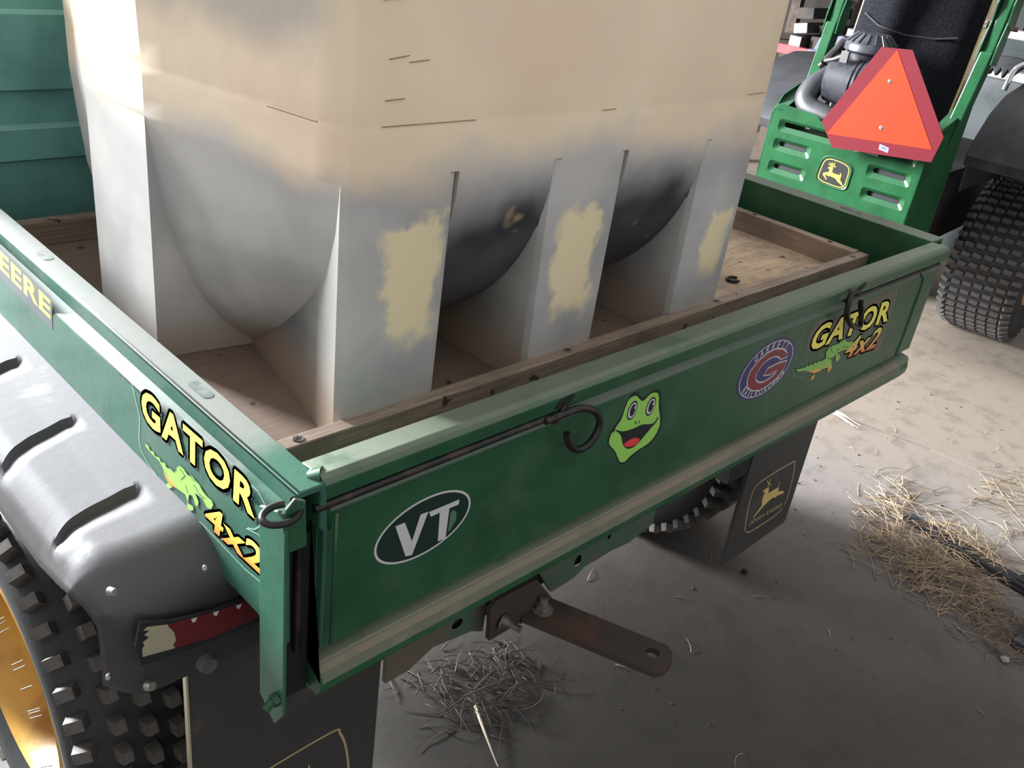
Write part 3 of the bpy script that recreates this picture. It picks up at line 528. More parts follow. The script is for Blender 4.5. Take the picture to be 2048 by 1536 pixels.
M['dullsteel'] = plain('dull_steel', (128, 120, 110), .5, .5, .3, 60, .0005, rgb2=(80, 62, 52))
bolt(g(.022, 0, 0), .0075, 'bolt', hitch)
bolt((.293, .028, G-.088), .006, 'bolt', hitch, Vector((.35, -.93, -.1)), long=.018)
# --- fenders
def fender(mirror):
    b = MB(); NS, NU = 200, 44; vs = []
    path = []
    for i in range(NS+1):
        s_ = i/NS
        if s_ < .62: y = .95-(.95-.165)*s_/.62; z = .1355; ny, nz = 0, 1
        elif s_ < .80:
            a = (s_-.62)/.18*PI/2; y = .165-.070*math.sin(a); z = .1355-.070*(1-math.cos(a)); ny, nz = -math.sin(a), math.cos(a)
        else: y = .095+.004*(s_-.8)/.2; z = .0655-.075*(s_-.8)/.2; ny, nz = -1, 0
        path.append((y, z, ny, nz))
    for i, (y, z, ny, nz) in enumerate(path):
        low_end = max(0, (i/NS-.95)/.05)
        for j in range(NU+1):
            u = j/NU; wdt = .128 if i/NS < .66 else .128-.010*min(1, (i/NS-.66)/.1)
            x = -.038-wdt*u if i/NS <= .78 else -.038-wdt*u
            inn = 0.0
            if i/NS > .70: x = (-.038+.10*min(1, (i/NS-.70)/.14))-(wdt+.10*min(1, (i/NS-.70)/.14))*u
            dz = -.0035*(1 if u > .42 else u/.42) - .036*max(0, (u-.72)/.28)**2.2
            if u > .93: dz -= .01*((u-.93)/.07)
            dz *= 1-.6*max(0, min(1, (i/NS-.54)/.2))
            gd = 0
            if i/NS < .62:
                uu = u; sh_ = .050*max(0, uu-.30) + .030*max(0, uu-.60)
                yb = y; blend = min(1, (y-.165)/.11)
                for gy in (.230, .392, .553, .715):
                    dd = gy-yb
                    if uu > .16 and -.0001 <= dd < .030:
                        edge = min(1, (uu-.16)/.08)*max(0, min(1, (.95-uu)/.10))
                        gd = -.0095*edge*(1-dd/.030)
                y_ = yb-sh_*blend
            else: y_ = y
            if u > 1-.0001: pass
            k = dz+gd
            if low_end > 0 and (u > .8 or u < .0): k -= 0
            vs.append((x, y_+ny*k, z+nz*k+G-(0 if low_end == 0 else 0)+(.02*low_end*max(0, (u-.8)/.2)**2)))
    fs = []
    for i in range(NS):
        for j in range(NU): a = i*(NU+1)+j; fs.append((a, a+1, a+NU+2, a+NU+1))
    if mirror: vs = [(1.31-x, y, z) for x, y, z in vs]
    b.add(vs, fs, 0, True)
    o = V(b, 'fender', M['fender'], sharp=40); m = o.modifiers.new('t', 'SOLIDIFY'); m.thickness = .004; m.offset = -1 if not mirror else 1
    return o
fen = fender(False); fen2 = fender(True)
for (x, z, r, nm, mt) in ((-.150, .150, .004, 'screw', 'steel'), (-.124, .022, .0055, 'screw', 'steel')):
    b = MB(); b.tube([(x, .094, z+G-.012), (x+.002, .088, z+G-.010)], [r, r*.8], 12); b.build(nm, M[mt], fen, sharp=30)
b = MB(); b.tube([(-.063, .100, G-.001), (-.063, .091, G-.001)], [.011, .0085], 16); b.build('rivet', M['dullgrey'] if 'dullgrey' in M else M.setdefault('dullgrey', plain('dull_grey', (92, 88, 86), .6)), fen, sharp=30)
for (x, z) in ((-.066, .128), (-.160, .05)):
    b = MB(); b.tube([(x, .088, z+G), (x-.004, .080, z+G+.006)], .0022, 8); b.build('broken_clip', M['steel'], fen)
# reflector strip
b = MB(); fr_ = lambda u, v, d: (u, .0905-d, v)
b.prism([(-.129, .7155), (-.100, .702), (-.060, .692), (.02, .685), (.02, .655), (-.010, .652), (-.060, .654), (-.100, .660), (-.131, .664), (-.135, .690)], fr_, .0, .0035)
rf = b.build('reflector_holder', M['black_plastic'], fen)
d = Decal(lambda u, v, dd: (u, .0868-dd, v)); d.poly([[(-.1235, .708), (-.127, .7055), (-.1215, .7025), (-.1265, .700), (-.1225, .695), (-.1285, .692), (-.1270, .6885), (-.1295, .6840), (-.1295, .675), (-.099, .668), (-.1005, .673), (-.0975, .677), (-.0985, .685), (-.0995, .689), (-.1035, .6965), (-.1045, .7005)]], 0)
d.build('reflector', F['tanwhite'] if 'tanwhite' in F else F.setdefault('tanwhite', flat('print_tanwhite', (164, 154, 130))), rf)
d = Decal(lambda u, v, dd: (u, .0868-dd, v)); d.poly([[(-.1045, .7005), (-.095, .6985), (-.060, .691), (.012, .683), (.012, .6575), (-.060, .6600), (-.099, .668), (-.1005, .673), (-.0975, .677), (-.0985, .685), (-.0995, .689), (-.1035, .6965)]], 0); d.layer()
for x in (-.082, -.060, -.036): d.shape([(x, .698-(x+.1)*.17), (x+.006, .697-(x+.1)*.17), (x+.004, .692-(x+.1)*.17), (x+.001, .693-(x+.1)*.17)], [(0, 1, 2, 3)], 1)
d.build('reflector', [F['darkred'] if 'darkred' in F else F.setdefault('darkred', flat('print_darkred', (98, 30, 36))), F['white']], rf)
# --- mud flaps
def flap(x0, x1):
    L = [(x0, G-.002), (x1, G-.002), (x1, G-.462+.0), (x1-.006, G-.470), (x0+.01, G-.480), (x0, G-.478)]
    b = MB(); b.prism(L, lambda u, v, d: (u, d, v), .150, .158)
    o = V(b, 'mud_flap', M['flap'], bevel=.001); dx = x0-1.112
    dd = Decal(lambda u, v, t: (u+dx, .150-t, v))
    dd.ring(catmull(D['fl_ring'], 4), .0034, 0); dd.poly([D['fl_deer']], 1)
    A = D['fl_ant']
    for i in range(0, len(A)-1, 2): dd.stroke(A[i], A[i+1], .0026, 1)
    dd.text('JOHN DEERE', D['fl_q'], 0, .01, .15)
    tag(dd.build('emblem', [F['tan'], F['gold']], o), 'tan leaping deer emblem in a rounded frame')
    b = MB(); b.prism([(x0+.02, G-.415), (x1-.004, G-.408), (x1-.004, G-.410), (x0+.02, G-.418)], lambda u, v, d: (u, d, v), .1485, .150); b.build('moulded_rib', M['flap'], o)
    return o
fa = flap(1.112, 1.366); fb = flap(-.060, .206)
b = MB(); b.box((.0875, .145, G-.022), (.094, .150, G-.006), taper=.001); b.build('bolt', M['dullgrey'], fb)
b = MB(); b.box((-.062, .1485, G-.47), (-.0595, .1555, G-.015)); b.build('pale_edge', F['tanwhite'], fb)
# --- wheels
def tire(name, parent, cx, cy, R, wd, rows, n, blk, side, vis, hub_mat, gap=.0, inv=None, rimr=.169, block_mat=None, sw=0):
    """lathed tyre about X, tread blocks as separate pieces on the half facing the photographer"""
    h = wd/2; b = MB(); rr = R-blk[2]
    prof = [(rimr-.012, -h*.80), (rimr, -h*.93), (rimr+.004, -h*.90), (rimr+.03, -h*1.0), (rr-.045, -h*1.04), (rr-.014, -h*.99), (rr-.003, -h*.86), (rr, -h*.5), (rr+.001, 0), (rr, h*.5), (rr-.003, h*.86), (rr-.014, h*.99), (rr-.045, h*1.04), (rimr+.03, h*1.0), (rimr, h*.9), (rimr-.012, h*.8)]
    b.lathe(prof, 72, lambda r, a, z: (z, r*math.cos(a), r*math.sin(a)))
    t = b.build(name, M['rubber'], parent, sharp=50); t.location = (cx, cy, R)
    if inv: t.matrix_parent_inverse = inv
    base = MB(); bx, by, bz = blk; base.box((-bx/2, -by/2, -.006), (bx/2, by/2, bz), 0, None, .0022 if sw == 0 else .0015)
    me0 = base.build('tread_block', block_mat or M['rubber_block']); mesh = me0.data; bpy.data.objects.remove(me0)
    sh = MB(); sh.box((-bx*.9, -by*.42, -.012), (bx*.5, by*.42, bz*.8), 0, None, .0015); m2 = sh.build('tread_block', block_mat or M['rubber_block']); mesh2 = m2.data; bpy.data.objects.remove(m2)
    rest = MB()
    for ri in range(rows):
        x = -h*.90+(ri)*(2*h*.90)/(rows-1); edge = abs(x)/h
        for k in range(n):
            a = 2*PI*(k+(.5 if ri % 2 else 0))/n + (x/R*.35 if sw else 0)
            r = rr-(.006*max(0, (edge-.75)/.25) if edge > .75 else 0)
            Mx = Matrix.Rotation(a, 4, 'X') @ Matrix.Translation((x, 0, r)) @ (Matrix.Rotation(-.55*(1 if x > 0 else -1)*-1, 4, 'Y') if edge > .8 else Matrix.Identity(4))
            if sw: Mx = Mx @ Matrix(((1, .25, 0, 0), (0, 1, 0, 0), (0, 0, 1, 0), (0, 0, 0, 1)))
            yy = -math.sin(a)                      # facing -Y when a in (0,pi)
            if math.cos(a)*0+math.sin(a) > vis:
                o = bpy.data.objects.new('tread_block', mesh2 if edge > .8 and not sw else mesh); C.objects.link(o); o.parent = t; o.matrix_local = Mx
            else:
                rest.box((-bx/2, -by/2, -.006), (bx/2, by/2, bz), 0, Mx, .002)
    tag(rest.build('tread', block_mat or M['rubber_block'], t), kind='stuff')
    b = MB(); s_ = side
    pr = [(rimr+.004, s_*h*.92), (rimr-.004, s_*h*.96), (rimr-.010, s_*h*.90), (rimr-.016, s_*h*.60), (rimr-.030, s_*h*.10), (rimr-.034, -s_*h*.05), (.075, -s_*h*.02), (.065, s_*h*.12), (.045, s_*h*.18), (.0, s_*h*.18)]
    b.lathe(pr, 48, lambda r, a, z: (z, r*math.cos(a), r*math.sin(a)))
    rim = b.build('rim', hub_mat, t, sharp=30)
    nb = MB()
    for k in range(5):
        a = 2*PI*k/5; nb.tube([(s_*h*.12, .06*math.cos(a), .06*math.sin(a)), (s_*h*.26, .06*math.cos(a), .06*math.sin(a))], .008, 6)
    nb.build('wheel_nut', M['dullsteel'], t)
    return t
inv = Matrix.Translation((.66, .52, 0)).inverted()
def uvtire(cx, side):
    t = tire('wheel', UV, cx, .52, .297, .262, 8, 46, (.0175, .0205, .020), side, .12, M['yellow_rim'], inv=inv, block_mat=M['rubber_worn'])
    return t
t1 = uvtire(-.013, -1); t2 = uvtire(1.323, 1)
for s_ in (0,):
    wh = MB()
    for k in range(40):                      # moulding whiskers on the rim edge
        a = random.random()*2*PI; r = .170; wh.tube([(-.135, r*math.cos(a), r*math.sin(a)), (-.147, (r-.006)*math.cos(a), (r-.006)*math.sin(a))], .0007, 4)
    wh.build('rubber_whisker', M['rubber'], t1)

# ================================================================== plywood liner
PL = empty('plywood_liner', (.64, .48, G+.10), 0, 'weathered plywood sheet edged with wooden strips lying in the cargo bed', 'plywood')
pinv = Matrix.Translation((.64, .48, G+.10)).inverted()
def PV(mb, name, mat, **k):
    o = mb.build(name, mat, PL, **k); o.matrix_parent_inverse = pinv; return o
b = MB(); b.box((.008, .124, G+.147), (1.292, .862, G+.163)); PV(b, 'plywood_sheet', M['ply'])
b = MB()
for y in (.14, .48, .82): b.box((.05, y-.015, G+.10), (1.25, y+.02, G+.147))
PV(b, 'batten', M['dark'])
for nm, lo, hi, mt in (('wooden_strip', (.012, .1235, G+.163), (1.283, .1425, G+.200), 'strip_x'), ('wooden_strip', (.012, .828, G+.163), (1.25, .848, G+.200), 'strip_x'), ('wooden_strip', (1.262, .1450, G+.163), (1.284, .862, G+.201), 'strip_y')):
    b = MB(); b.box(lo, hi); o = PV(b, nm, M[mt], bevel=.0012)
for x, y in ((.0605, .1335), (.798, .133), (1.236, .133), (1.272, .20), (1.272, .37), (.46, .133)):
    b = MB(); b.tube([(x, y, G+.1995), (x, y, G+.2012)], [.0068, .0058], 16)
    o = PV(b, 'screw', M['dullsteel'], sharp=30)
    c_ = MB(); c_.box((x-.0035, y-.0008, G+.2009), (x+.0035, y+.0008, G+.2016)); c_.box((x-.0008, y-.0035, G+.2009), (x+.0008, y+.0035, G+.2016)); c_.build('cross_slot', M['dark'], o)
b = MB(); b.tube([(.992+.012*math.cos(a), .224+.010*math.sin(a), G+.1665) for a in [2*PI*k/18 for k in range(15)]], .0028, 8)
o = b.build('metal_ring', M['black_metal'], sharp=60); tag(o, 'small dark open metal ring lying on the plywood beside the tank', 'ring')

# ================================================================== tank
def tank():
    ZT = .452; ZB = .163; h = ZT-ZB
    LEGS = ((.112, .248), (.388, .520), (.682, .812))
    TA = ((.163, 1), (.172, .985), (.20, .82), (.236, .60), (.285, .36), (.347, .11), (.40, .03), (.4515, 0)); TB = ((.163, 1), (.174, .97), (.204, .68), (.243, .44), (.299, .25), (.34, .14), (.387, .07), (.4515, 0))
    def tab(z, T_):
        if z >= T_[-1][0]: return 0
        for (z0, v0), (z1, v1) in zip(T_, T_[1:]):
            if z <= z1: return v0+(v1-v0)*max(0, (z-z0)/(z1-z0))
    def sect(z):
        below = z < ZT
        q = (ZT-z)/h if below else 0; wq = math.sqrt(max(0, 1-q*q)); s_ = 1-wq
        taper = .006*max(0, q)
        bul = .0
        if z > .503: bul = -.012*((z-.503)/.3)
        pts = []; tg = []
        xl = .104; y0 = .140+max(0, (z-.503))*.02*0
        dome = 0
        if z > .66: dome = (1-math.sqrt(max(0, 1-((z-.66)/.24)**2)))*.30
        def half(mir):
            P = []
            T = []
            # front-left corner of leg B (rounded) to leg D
            for li, (a, b_) in enumerate(LEGS):
                a_ = a+(taper if li else taper*.5); bb = b_-taper*.6
                r = .012
                P += [(a_, y0+r), (a_+r*.3, y0+r*.3), (a_+r, y0), (bb-r, y0), (bb-r*.3, y0+r*.3), (bb, y0+r)]
                T += ['L']*6
                if li < 2:
                    nx = LEGS[li+1][0]+taper; yb = y0+(.5-y0-.012)*s_**1.0 if below else y0
                    if not below: pass
                    P2 = [(bb+(nx-bb)*.0+.004*s_, max(y0+.0, yb)), (bb+(nx-bb)*.5, max(y0, yb)-.0), (nx-.004*s_, max(y0, yb))]
                    P += P2; T += ['P']*3
            return P, T
        F_, T_ = half(False)
        if not below: F_ = [(x, y0) if 3 <= i < len(F_)-3 else (x, y) for i, (x, y) in enumerate(F_)]
        # right end: corner -> inner notch -> end leg
        def notch(P1, P0, Pin, sgn):
            sa = tab(z, TA); sb = tab(z, TB)
            a = (P1[0]+(Pin[0]-P1[0])*sa, P1[1]+(Pin[1]-P1[1])*sa); c_ = (P0[0]+(Pin[0]-P0[0])*sb, P0[1]+(Pin[1]-P0[1])*sb)
            out = [a]
            for k in range(1, 8):
                t = k/8; g_ = math.sin(PI*t)*(.05*sa*(1-sa))
                out.append((a[0]+(c_[0]-a[0])*t - sgn*g_, a[1]+(c_[1]-a[1])*t-g_*.25))
            return [P1]+out+[c_]+[P0]
        xe = .052+bul
        right_front = notch((LEGS[2][1]-taper*.6, y0+.012), (.868-bul, .4235), (.755, .410), -1)
        left_front = notch((LEGS[0][0]+taper*.5, y0+.012), (xe, .4235), (.166+.0, .405), 1)
        fr = F_; tf = T_
        ring = []; tags = []
        ring += left_front[::-1]; tags += ['B']*9+['b', 'c']          # from end leg to front corner
        ring += fr; tags += tf
        ring += right_front; tags += ['c', 'b']+['B']*9
        full = [(x, y) for x, y in ring]; ft = tags
        back = [(x, 1.0-y) for x, y in ring][::-1]
        full = full+[(x+(max(0, y-.69)*.45 if x < .3 else 0), y) for x, y in back]; ft = ft+tags[::-1]
        cx, cy = .46, .5
        return [(cx+(x-cx)*(1-dome), cy+(y-cy)*(1-dome)) for x, y in full], ft
    zs = [.1635, .170, .180, .192, .205, .22, .235, .25, .265, .28, .295, .31, .325, .34, .355, .37, .385, .40, .415, .428, .438, .446, .4515, .453, .47, .49, .500, .503, .506, .53, .58, .64, .68, .72, .76, .80, .84, .87, .89]
    b = MB(); n = None; vs = []; fs = []; mi = []
    for z in zs:
        P, T = sect(z); n = len(P); o_ = -.0007 if abs(z-.503) < .001 else 0
        vs += [(.46+(x-.46)*(1+o_), .5+(y-.5)*(1+o_), z+G) for x, y in P]
    for i in range(len(zs)-1):
        for k in range(n):
            k2 = (k+1) % n; fs.append((i*n+k, i*n+k2, (i+1)*n+k2, (i+1)*n+k))
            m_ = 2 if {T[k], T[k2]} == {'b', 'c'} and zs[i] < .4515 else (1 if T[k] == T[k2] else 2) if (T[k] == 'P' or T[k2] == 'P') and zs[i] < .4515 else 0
            mi.append(m_)
    fs.append(tuple((len(zs)-1)*n+k for k in range(n))); mi.append(0); fs.append(tuple(range(n-1, -1, -1))); mi.append(0)
    b.v = vs; b.f = fs; b.m = mi; b.sm = [True]*len(fs)
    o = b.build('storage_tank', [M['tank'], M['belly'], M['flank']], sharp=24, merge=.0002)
    for e in o.data.edges:                    # the moulded corners of the end foot stay crisp
        a, c = (o.data.vertices[i].co for i in e.vertices)
        if abs(a.z-c.z) > .004 and min(a.x, c.x) < .07 and (abs(a.y-.4235) < .002 or abs(a.y-.5765) < .002): e.use_edge_sharp = True
    return o
tk = tank(); tag(tk, 'large yellowed plastic leg tank with moulded feet standing in the cargo bed', 'tank')
# moulded score marks: thin raised ribs
def rib(pts, r, par, name, mt):
    b = MB(); b.tube(pts, r, 6); return b.build(name, mt, par)
M['scuff'] = plain('scuff', (150, 124, 96), .7)
for pts in ([(.146, .1392, G+.5035), (.20, .1392, G+.5035), (.262, .1392, G+.5035)], [(.455, .1392, G+.5032), (.480, .1392, G+.5036)], [(.148, .1392, G+.527), (.170, .1392, G+.528)], [(.15, .1392, G+.563), (.172, .1392, G+.566)], [(.173, .1392, G+.560), (.196, .1392, G+.562)],
            [(.14, .1392, G+.612), (.162, .1392, G+.614)], [(.755, .1392, G+.509), (.795, .1392, G+.510)]):
    rib(pts, .0005, tk, 'score_mark', M['scuff'])
rib([(.098, .172, G+.5035), (.0855, .235, G+.5035)], .0010, tk, 'score_mark', M['scuff'])

# ================================================================== riding mower
MW = empty('riding_mower', (2.5916, .8530, 0), math.radians(-86), 'green riding mower with black seat and orange warning triangle, standing behind the utility vehicle', 'mower')
def K(mb, name, mats, par=None, **k): return mb.build(name, mats, par or MW, **k)
fm = lambda u, v, d: (u, d, v)
def rrect(x0, x1, z0, z1, r, n=4, sk=0):
    out = []
    for cx, cz, a0 in ((x1-r, z1-r, 0), (x0+r, z1-r, 90), (x0+r, z0+r, 180), (x1-r, z0+r, 270)):
        for k in range(n+1):
            a = math.radians(a0+90*k/n); out.append((cx+r*math.cos(a), cz+r*math.sin(a)))
    return out
slots = [(-.215, .045, .741, .758), (-.216, -.112, .676, .693), (-.215, -.110, .599, .616), (.126, .236, .676, .693), (.128, .240, .600, .617), (.085, .236, .741, .758)]
outer = [(-.268, .40), (.279, .40), (.279, .60), (.276, .745), (.262, .797), (-.06, .782), (-.088, .790), (-.108, .806), (-.232, .814), (-.252, .806), (-.262, .780), (-.268, .58)]
big = [rrect(a-.018, b_+.018, c_-.016, d_+.010, .012) for a, b_, c_, d_ in slots]; sml = [rrect(a, b_, c_, d_, .0075) for a, b_, c_, d_ in slots]
emr = catmull([(x*1.16+.0, (z-.643)*1.16+.643) for x, z in D['em_bg']], 4)
v, f_ = fill2d([outer]+big)
b = MB(); b.add([(x, 0, z) for x, z in v], f_)
n = len(outer); b.add([(x, y, z) for y in (0, .004) for x, z in outer], [(i, (i+1) % n, n+(i+1) % n, n+i) for i in range(n)])
for B_, S_ in zip(big, sml):
    n = len(B_); b.add([(x, 0, z) for x, z in B_]+[(x, .010, z) for x, z in S_]+[(x, .018, z) for x, z in S_], [(i, (i+1) % n, n+(i+1) % n, n+i) for i in range(n)]+[(n+i, n+(i+1) % n, 2*n+(i+1) % n, 2*n+i) for i in range(n)])
# side walls and top flange
for sx, x0 in ((-1, -.268), (1, .279)):
    top = [(0, .797 if sx > 0 else .780), (.05, .835), (.26, .900)]
    b.prism([(0, .40), (0, top[0][1]), (.05, .838), (.26, .900), (.30, .900), (.30, .40)], lambda u, v_, d: (d, u, v_), x0, x0-sx*.004)
    b.prism([(0, .797), (.26, .902), (.26, .898), (0, .793)], lambda u, v_, d: (d, u, v_), x0, x0-sx*.040)
rp = K(b, 'rear_panel', M['green_mower'])
b = MB(); n = len(emr); em0 = catmull(D['em_bg'], 4)
b.add([(x, .0, z) for x, z in emr]+[((x+p[0])/2, -.004, (z+p[1])/2) for (x, z), p in zip(emr, em0)]+[(x, -.002, z) for x, z in em0], [(i, (i+1) % n, n+(i+1) % n, n+i) for i in range(n)]+[(n+i, n+(i+1) % n, 2*n+(i+1) % n, 2*n+i) for i in range(n)], 0, True)
b.build('badge_rim', M['green_mower'], rp)
d = Decal(lambda u, v_, t: (u, -.002-t, v_)); d.poly([em0], 0); d.layer(); d.ring(catmull(D['em_ring'], 4), .0022, 1); d.poly([D['em_deer']], 1)
A = D['em_ant']
for i in range(0, len(A)-1, 2): d.stroke(A[i], A[i+1], .0024, 1)
tag(d.build('badge', [F['badge'], F['sun']], rp), 'black badge with a yellow leaping deer')
# warning triangle
hx = [(.060, 1.057), (.155, 1.066), (.325, .846), (.308, .770), (-.002, .735), (-.061, .801)]
hx = [(.060, 1.057), (.155, 1.066), (.325, .846), (.314, .767), (-.002, .731), (-.061, .801)]
b = MB(); b.prism(hx, fm, -.060, -.057)
sg = K(b, 'warning_triangle', F['sigred'] if 'sigred' in F else F.setdefault('sigred', flat('print_sigred', (92, 18, 28), .65)))
tag(sg, 'orange triangle with a dark red border')
b = MB(); b.prism([(.111, 1.058), (-.032, .769), (.304, .803)], fm, -.0612, -.060); b.build('orange_face', F['sigor'] if 'sigor' in F else F.setdefault('sigor', flat('print_sigor', (224, 44, 16), .65)), sg)
for x, z in ((.117, .966), (.134, .828)):
    b = MB(); b.tube([(x, -.061, z), (x, -.064, z)], [.0075, .004], 14); b.build('screw', M['steel'], sg, sharp=40)
d = Decal(lambda u, v_, t: (u, -.0602-t, v_)); d.poly([[(.145, .781), (.177, .776), (.178, .760), (.146, .764)]], 0); d.layer(); d.poly([[(.154, .775), (.169, .773), (.169, .767), (.154, .769)]], 1); d.build('label', [F['blue'], F['slate']], sg)
b = MB(); b.box((.11, -.057, .74), (.15, 0, .83)); b.build('bracket', M['black_metal'], sg)
# roll bar
for sx, xa, xb in ((-1, -.245, -.228), (1, .266, .292)):
    b = MB(); b.prism([(-.019, -.028), (.019, -.028), (.019, .028), (-.019, .028)], lambda u, v_, d: (u+xa+(xb-xa)*d, .20+v_+.02*d, .78+.30*d), 0, 1)
    b.prism([(-.016, -.024), (.016, -.024), (.016, .024), (-.016, .024)], lambda u, v_, d: (u+xb+(.03*sx*0+.02)*d, .225+v_+.03*d, 1.07+.45*d), 0, 1)
    rb = K(b, 'roll_bar', M['green_mower'], bevel=.004)
    b = MB()
    for o_ in (-.026, .022):
        b.prism([(-.03, 1.045), (.03, 1.04), (.034, 1.10), (.024, 1.13), (.030, 1.17), (.04, 1.22), (.03, 1.30), (-.03, 1.30), (-.04, 1.22), (-.028, 1.17), (-.036, 1.10)], lambda u, v_, d: (xb+o_+(v_-1.07)*.05+d, .225+u+(v_-1.07)*.06, v_), 0, .005)
    b.build('hinge_plate', M['green_mower'], rb, bevel=.001)
    b = MB(); b.tube([(xb-.04, .235, 1.155), (xb+.055, .235, 1.155)], .007, 10); b.tube([(xb-.045, .235, 1.155), (xb-.036, .235, 1.155)], .013, 6); b.build('hinge_pin', M['dullsteel'], rb, sharp=30)
# seat
def shell(w_, z0, z1, y0, lean, th, name, mat, par, sc=1):
    b = MB(); NU, NV = 20, 16; vs = []
    for side in (0, 1):
        for i in range(NV+1):
            t = i/NV; z = z0+(z1-z0)*t
            ww = w_*(1-.18*max(0, (t-.72)/.28)**2-.10*max(0, .35-t))
            for j in range(NU+1):
                u = j/NU*2-1; e = 1-abs(u)**6; et = 1-max(0, (t-.9)/.1)**2*.8
                yy = y0+lean*t+ (.05*u*u) + (-th*.5*math.sqrt(max(0, e))*et if side == 0 else th*.5*math.sqrt(max(0, e))*et)
                vs.append((u*ww/2, yy, z-(.05*u**4 if t > .8 else 0)*((t-.8)/.2 if t > .8 else 0)))
    fs = []; n1 = (NV+1)*(NU+1)
    for sidx in (0, 1):
        for i in range(NV):
            for j in range(NU): a = sidx*n1+i*(NU+1)+j; fs.append((a, a+1, a+NU+2, a+NU+1))
    for i in range(NV): a = i*(NU+1); fs.append((a, a+NU+1, n1+a+NU+1, n1+a)); a += NU; fs.append((a, a+NU+1, n1+a+NU+1, n1+a))
    for j in range(NU):
        for a in (j, NV*(NU+1)+j): fs.append((a, a+1, n1+a+1, n1+a))
    b.add(vs, fs, 0, True); return K(b, name, mat, par, sharp=60)
mm, nt, p = newmat('seat_mesh'); vt = nt.nodes.new('ShaderNodeTexVoronoi'); vt.inputs['Scale'].default_value = 190
tc = nt.nodes.new('ShaderNodeTexCoord'); nt.links.new(tc.outputs['Object'], vt.inputs['Vector'])
nt.links.new(mixc(nt, ramp(nt, vt.outputs['Distance'], .2, .6), s2l((8, 8, 10)), s2l((26, 26, 32))), p.inputs['Base Color']); p.inputs['Roughness'].default_value = .95; p.inputs['Specular IOR Level'].default_value = .12; M['mesh'] = mm
st = shell(.43, .70, 1.42, .36, .10, .09, 'seat', M['mesh'], None); st.location = (-.035, 0, 0)
b = MB(); E_ = []
for i in range(33):
    t = i/32; z = .70+.72*t; ww = .43*(1-.18*max(0, (t-.72)/.28)**2-.10*max(0, .35-t)); E_.append((ww/2*.99, .36+.10*t+.05, z-(.05*((t-.8)/.2) if t > .8 else 0)))
M['piping'] = plain('yellow_piping', (206, 196, 120), .6)
b.tube(E_, .005, 8); b.build('piping', M['piping'], st); b = MB(); b.tube([(-x, y, z) for x, y, z in E_], .005, 8); b.build('piping', M['piping'], st)
b = MB(); b.tube([(-.17, .40, 1.115), (-.10, .372, 1.085), (0, .366, 1.07), (.10, .372, 1.075), (.17, .39, 1.09)], .0035, 6); b.build('seam', M['rubber'], st)
b = MB(); b.prism([(.10, 1.20), (.19, 1.12), (.215, 1.18), (.20, 1.40), (.10, 1.40)], fm, .47, .50); b.build('yellow_cushion', M['yel'] if 'yel' in M else M.setdefault('yel', plain('yellow_vinyl', (214, 196, 62), .5)), st, bevel=.01)
# engine bay
M['grey_plastic'] = plain('grey_black_plastic', (58, 58, 64), .38, 0, .2, 30, .0003)
b = MB(); b.box((-.262, .02, .42), (.272, .30, .70)); b.box((-.20, .30, .35), (.20, 1.5, .62), taper=.01); K(b, 'frame', M['dark'])
b = MB(); b.tube([(-.165, .15, .915), (-.158, .15, .915), (-.150, .15, .915), (.03, .15, .905)], [.045, .068, .080, .082], 28)
for x in (-.065, -.050, -.035): b.tube([(x-.004, .15, .908), (x+.004, .15, .908)], .086, 28)
ac = K(b, 'air_cleaner', M['grey_plastic'], sharp=35)
b = MB(); b.lathe([(.0, .045), (.050, .045), (.054, .040), (.082, .012), (.086, .004), (.086, -.012), (.070, -.022), (.062, -.05), (.05, -.06)], 28, lambda r, a, h_: (-.068+r*math.cos(a), .19+r*math.sin(a), 1.025+h_))
for k in range(18):
    a = 2*PI*k/18; b.box((.052, -.002, 0), (.08, .002, .0), 0, Matrix.Translation((-.068, .19, 1.03)) @ Matrix.Rotation(a, 4, 'Z')); b.tube([(-.068+.052*math.cos(a), .19+.052*math.sin(a), 1.069), (-.068+.082*math.cos(a), .19+.082*math.sin(a), 1.040)], .0028, 5)
b.build('lid', M['grey_plastic'], ac, sharp=30)
b = MB(); b.box((-.115, .075, .975), (-.090, .09, 1.01)); b.tube([(-.175, .10, .965), (-.14, .09, .978), (-.11, .085, .995)], .005, 8); b.build('clip', M['dullgrey'], ac)
b = MB(); path = catmull([(-.165, .24, .935), (-.180, .17, .905), (-.200, .12, .872), (-.200, .09, .832), (-.165, .075, .806), (-.10, .07, .795), (-.02, .07, .775), (.05, .08, .765)], 5, False)
b.tube(path, .038, 18); K(b, 'air_hose', M['grey_hose'] if 'grey_hose' in M else M.setdefault('grey_hose', plain('grey_hose', (54, 54, 58), .5, 0, .1, 30, .0003)), sharp=60)
b = MB(); b.tube([(-.186, .158, .897), (-.191, .148, .888)], .0395, 18); b.tube([(-.185, .10, .945), (-.178, .10, .955)], .010, 8); b.tube([(-.180, .13, .96), (-.150, .17, 1.03)], .018, 12); K(b, 'hose_clamp', M['black_metal'], sharp=30)
# rear tyres
def mtire(cx, side): return tire('wheel', MW, cx, .915, .31, .27, 7, 52, (.034, .019, .008), side, .02, M['yellow_rim'], sw=1, rimr=.15, block_mat=M['mblock'])
M['mblock'] = plain('mower_tread', (78, 74, 72), .75, 0, .2, 50, .0006, rgb2=(62, 58, 56))
mtire(.43, 1); mtire(-.43, -1)
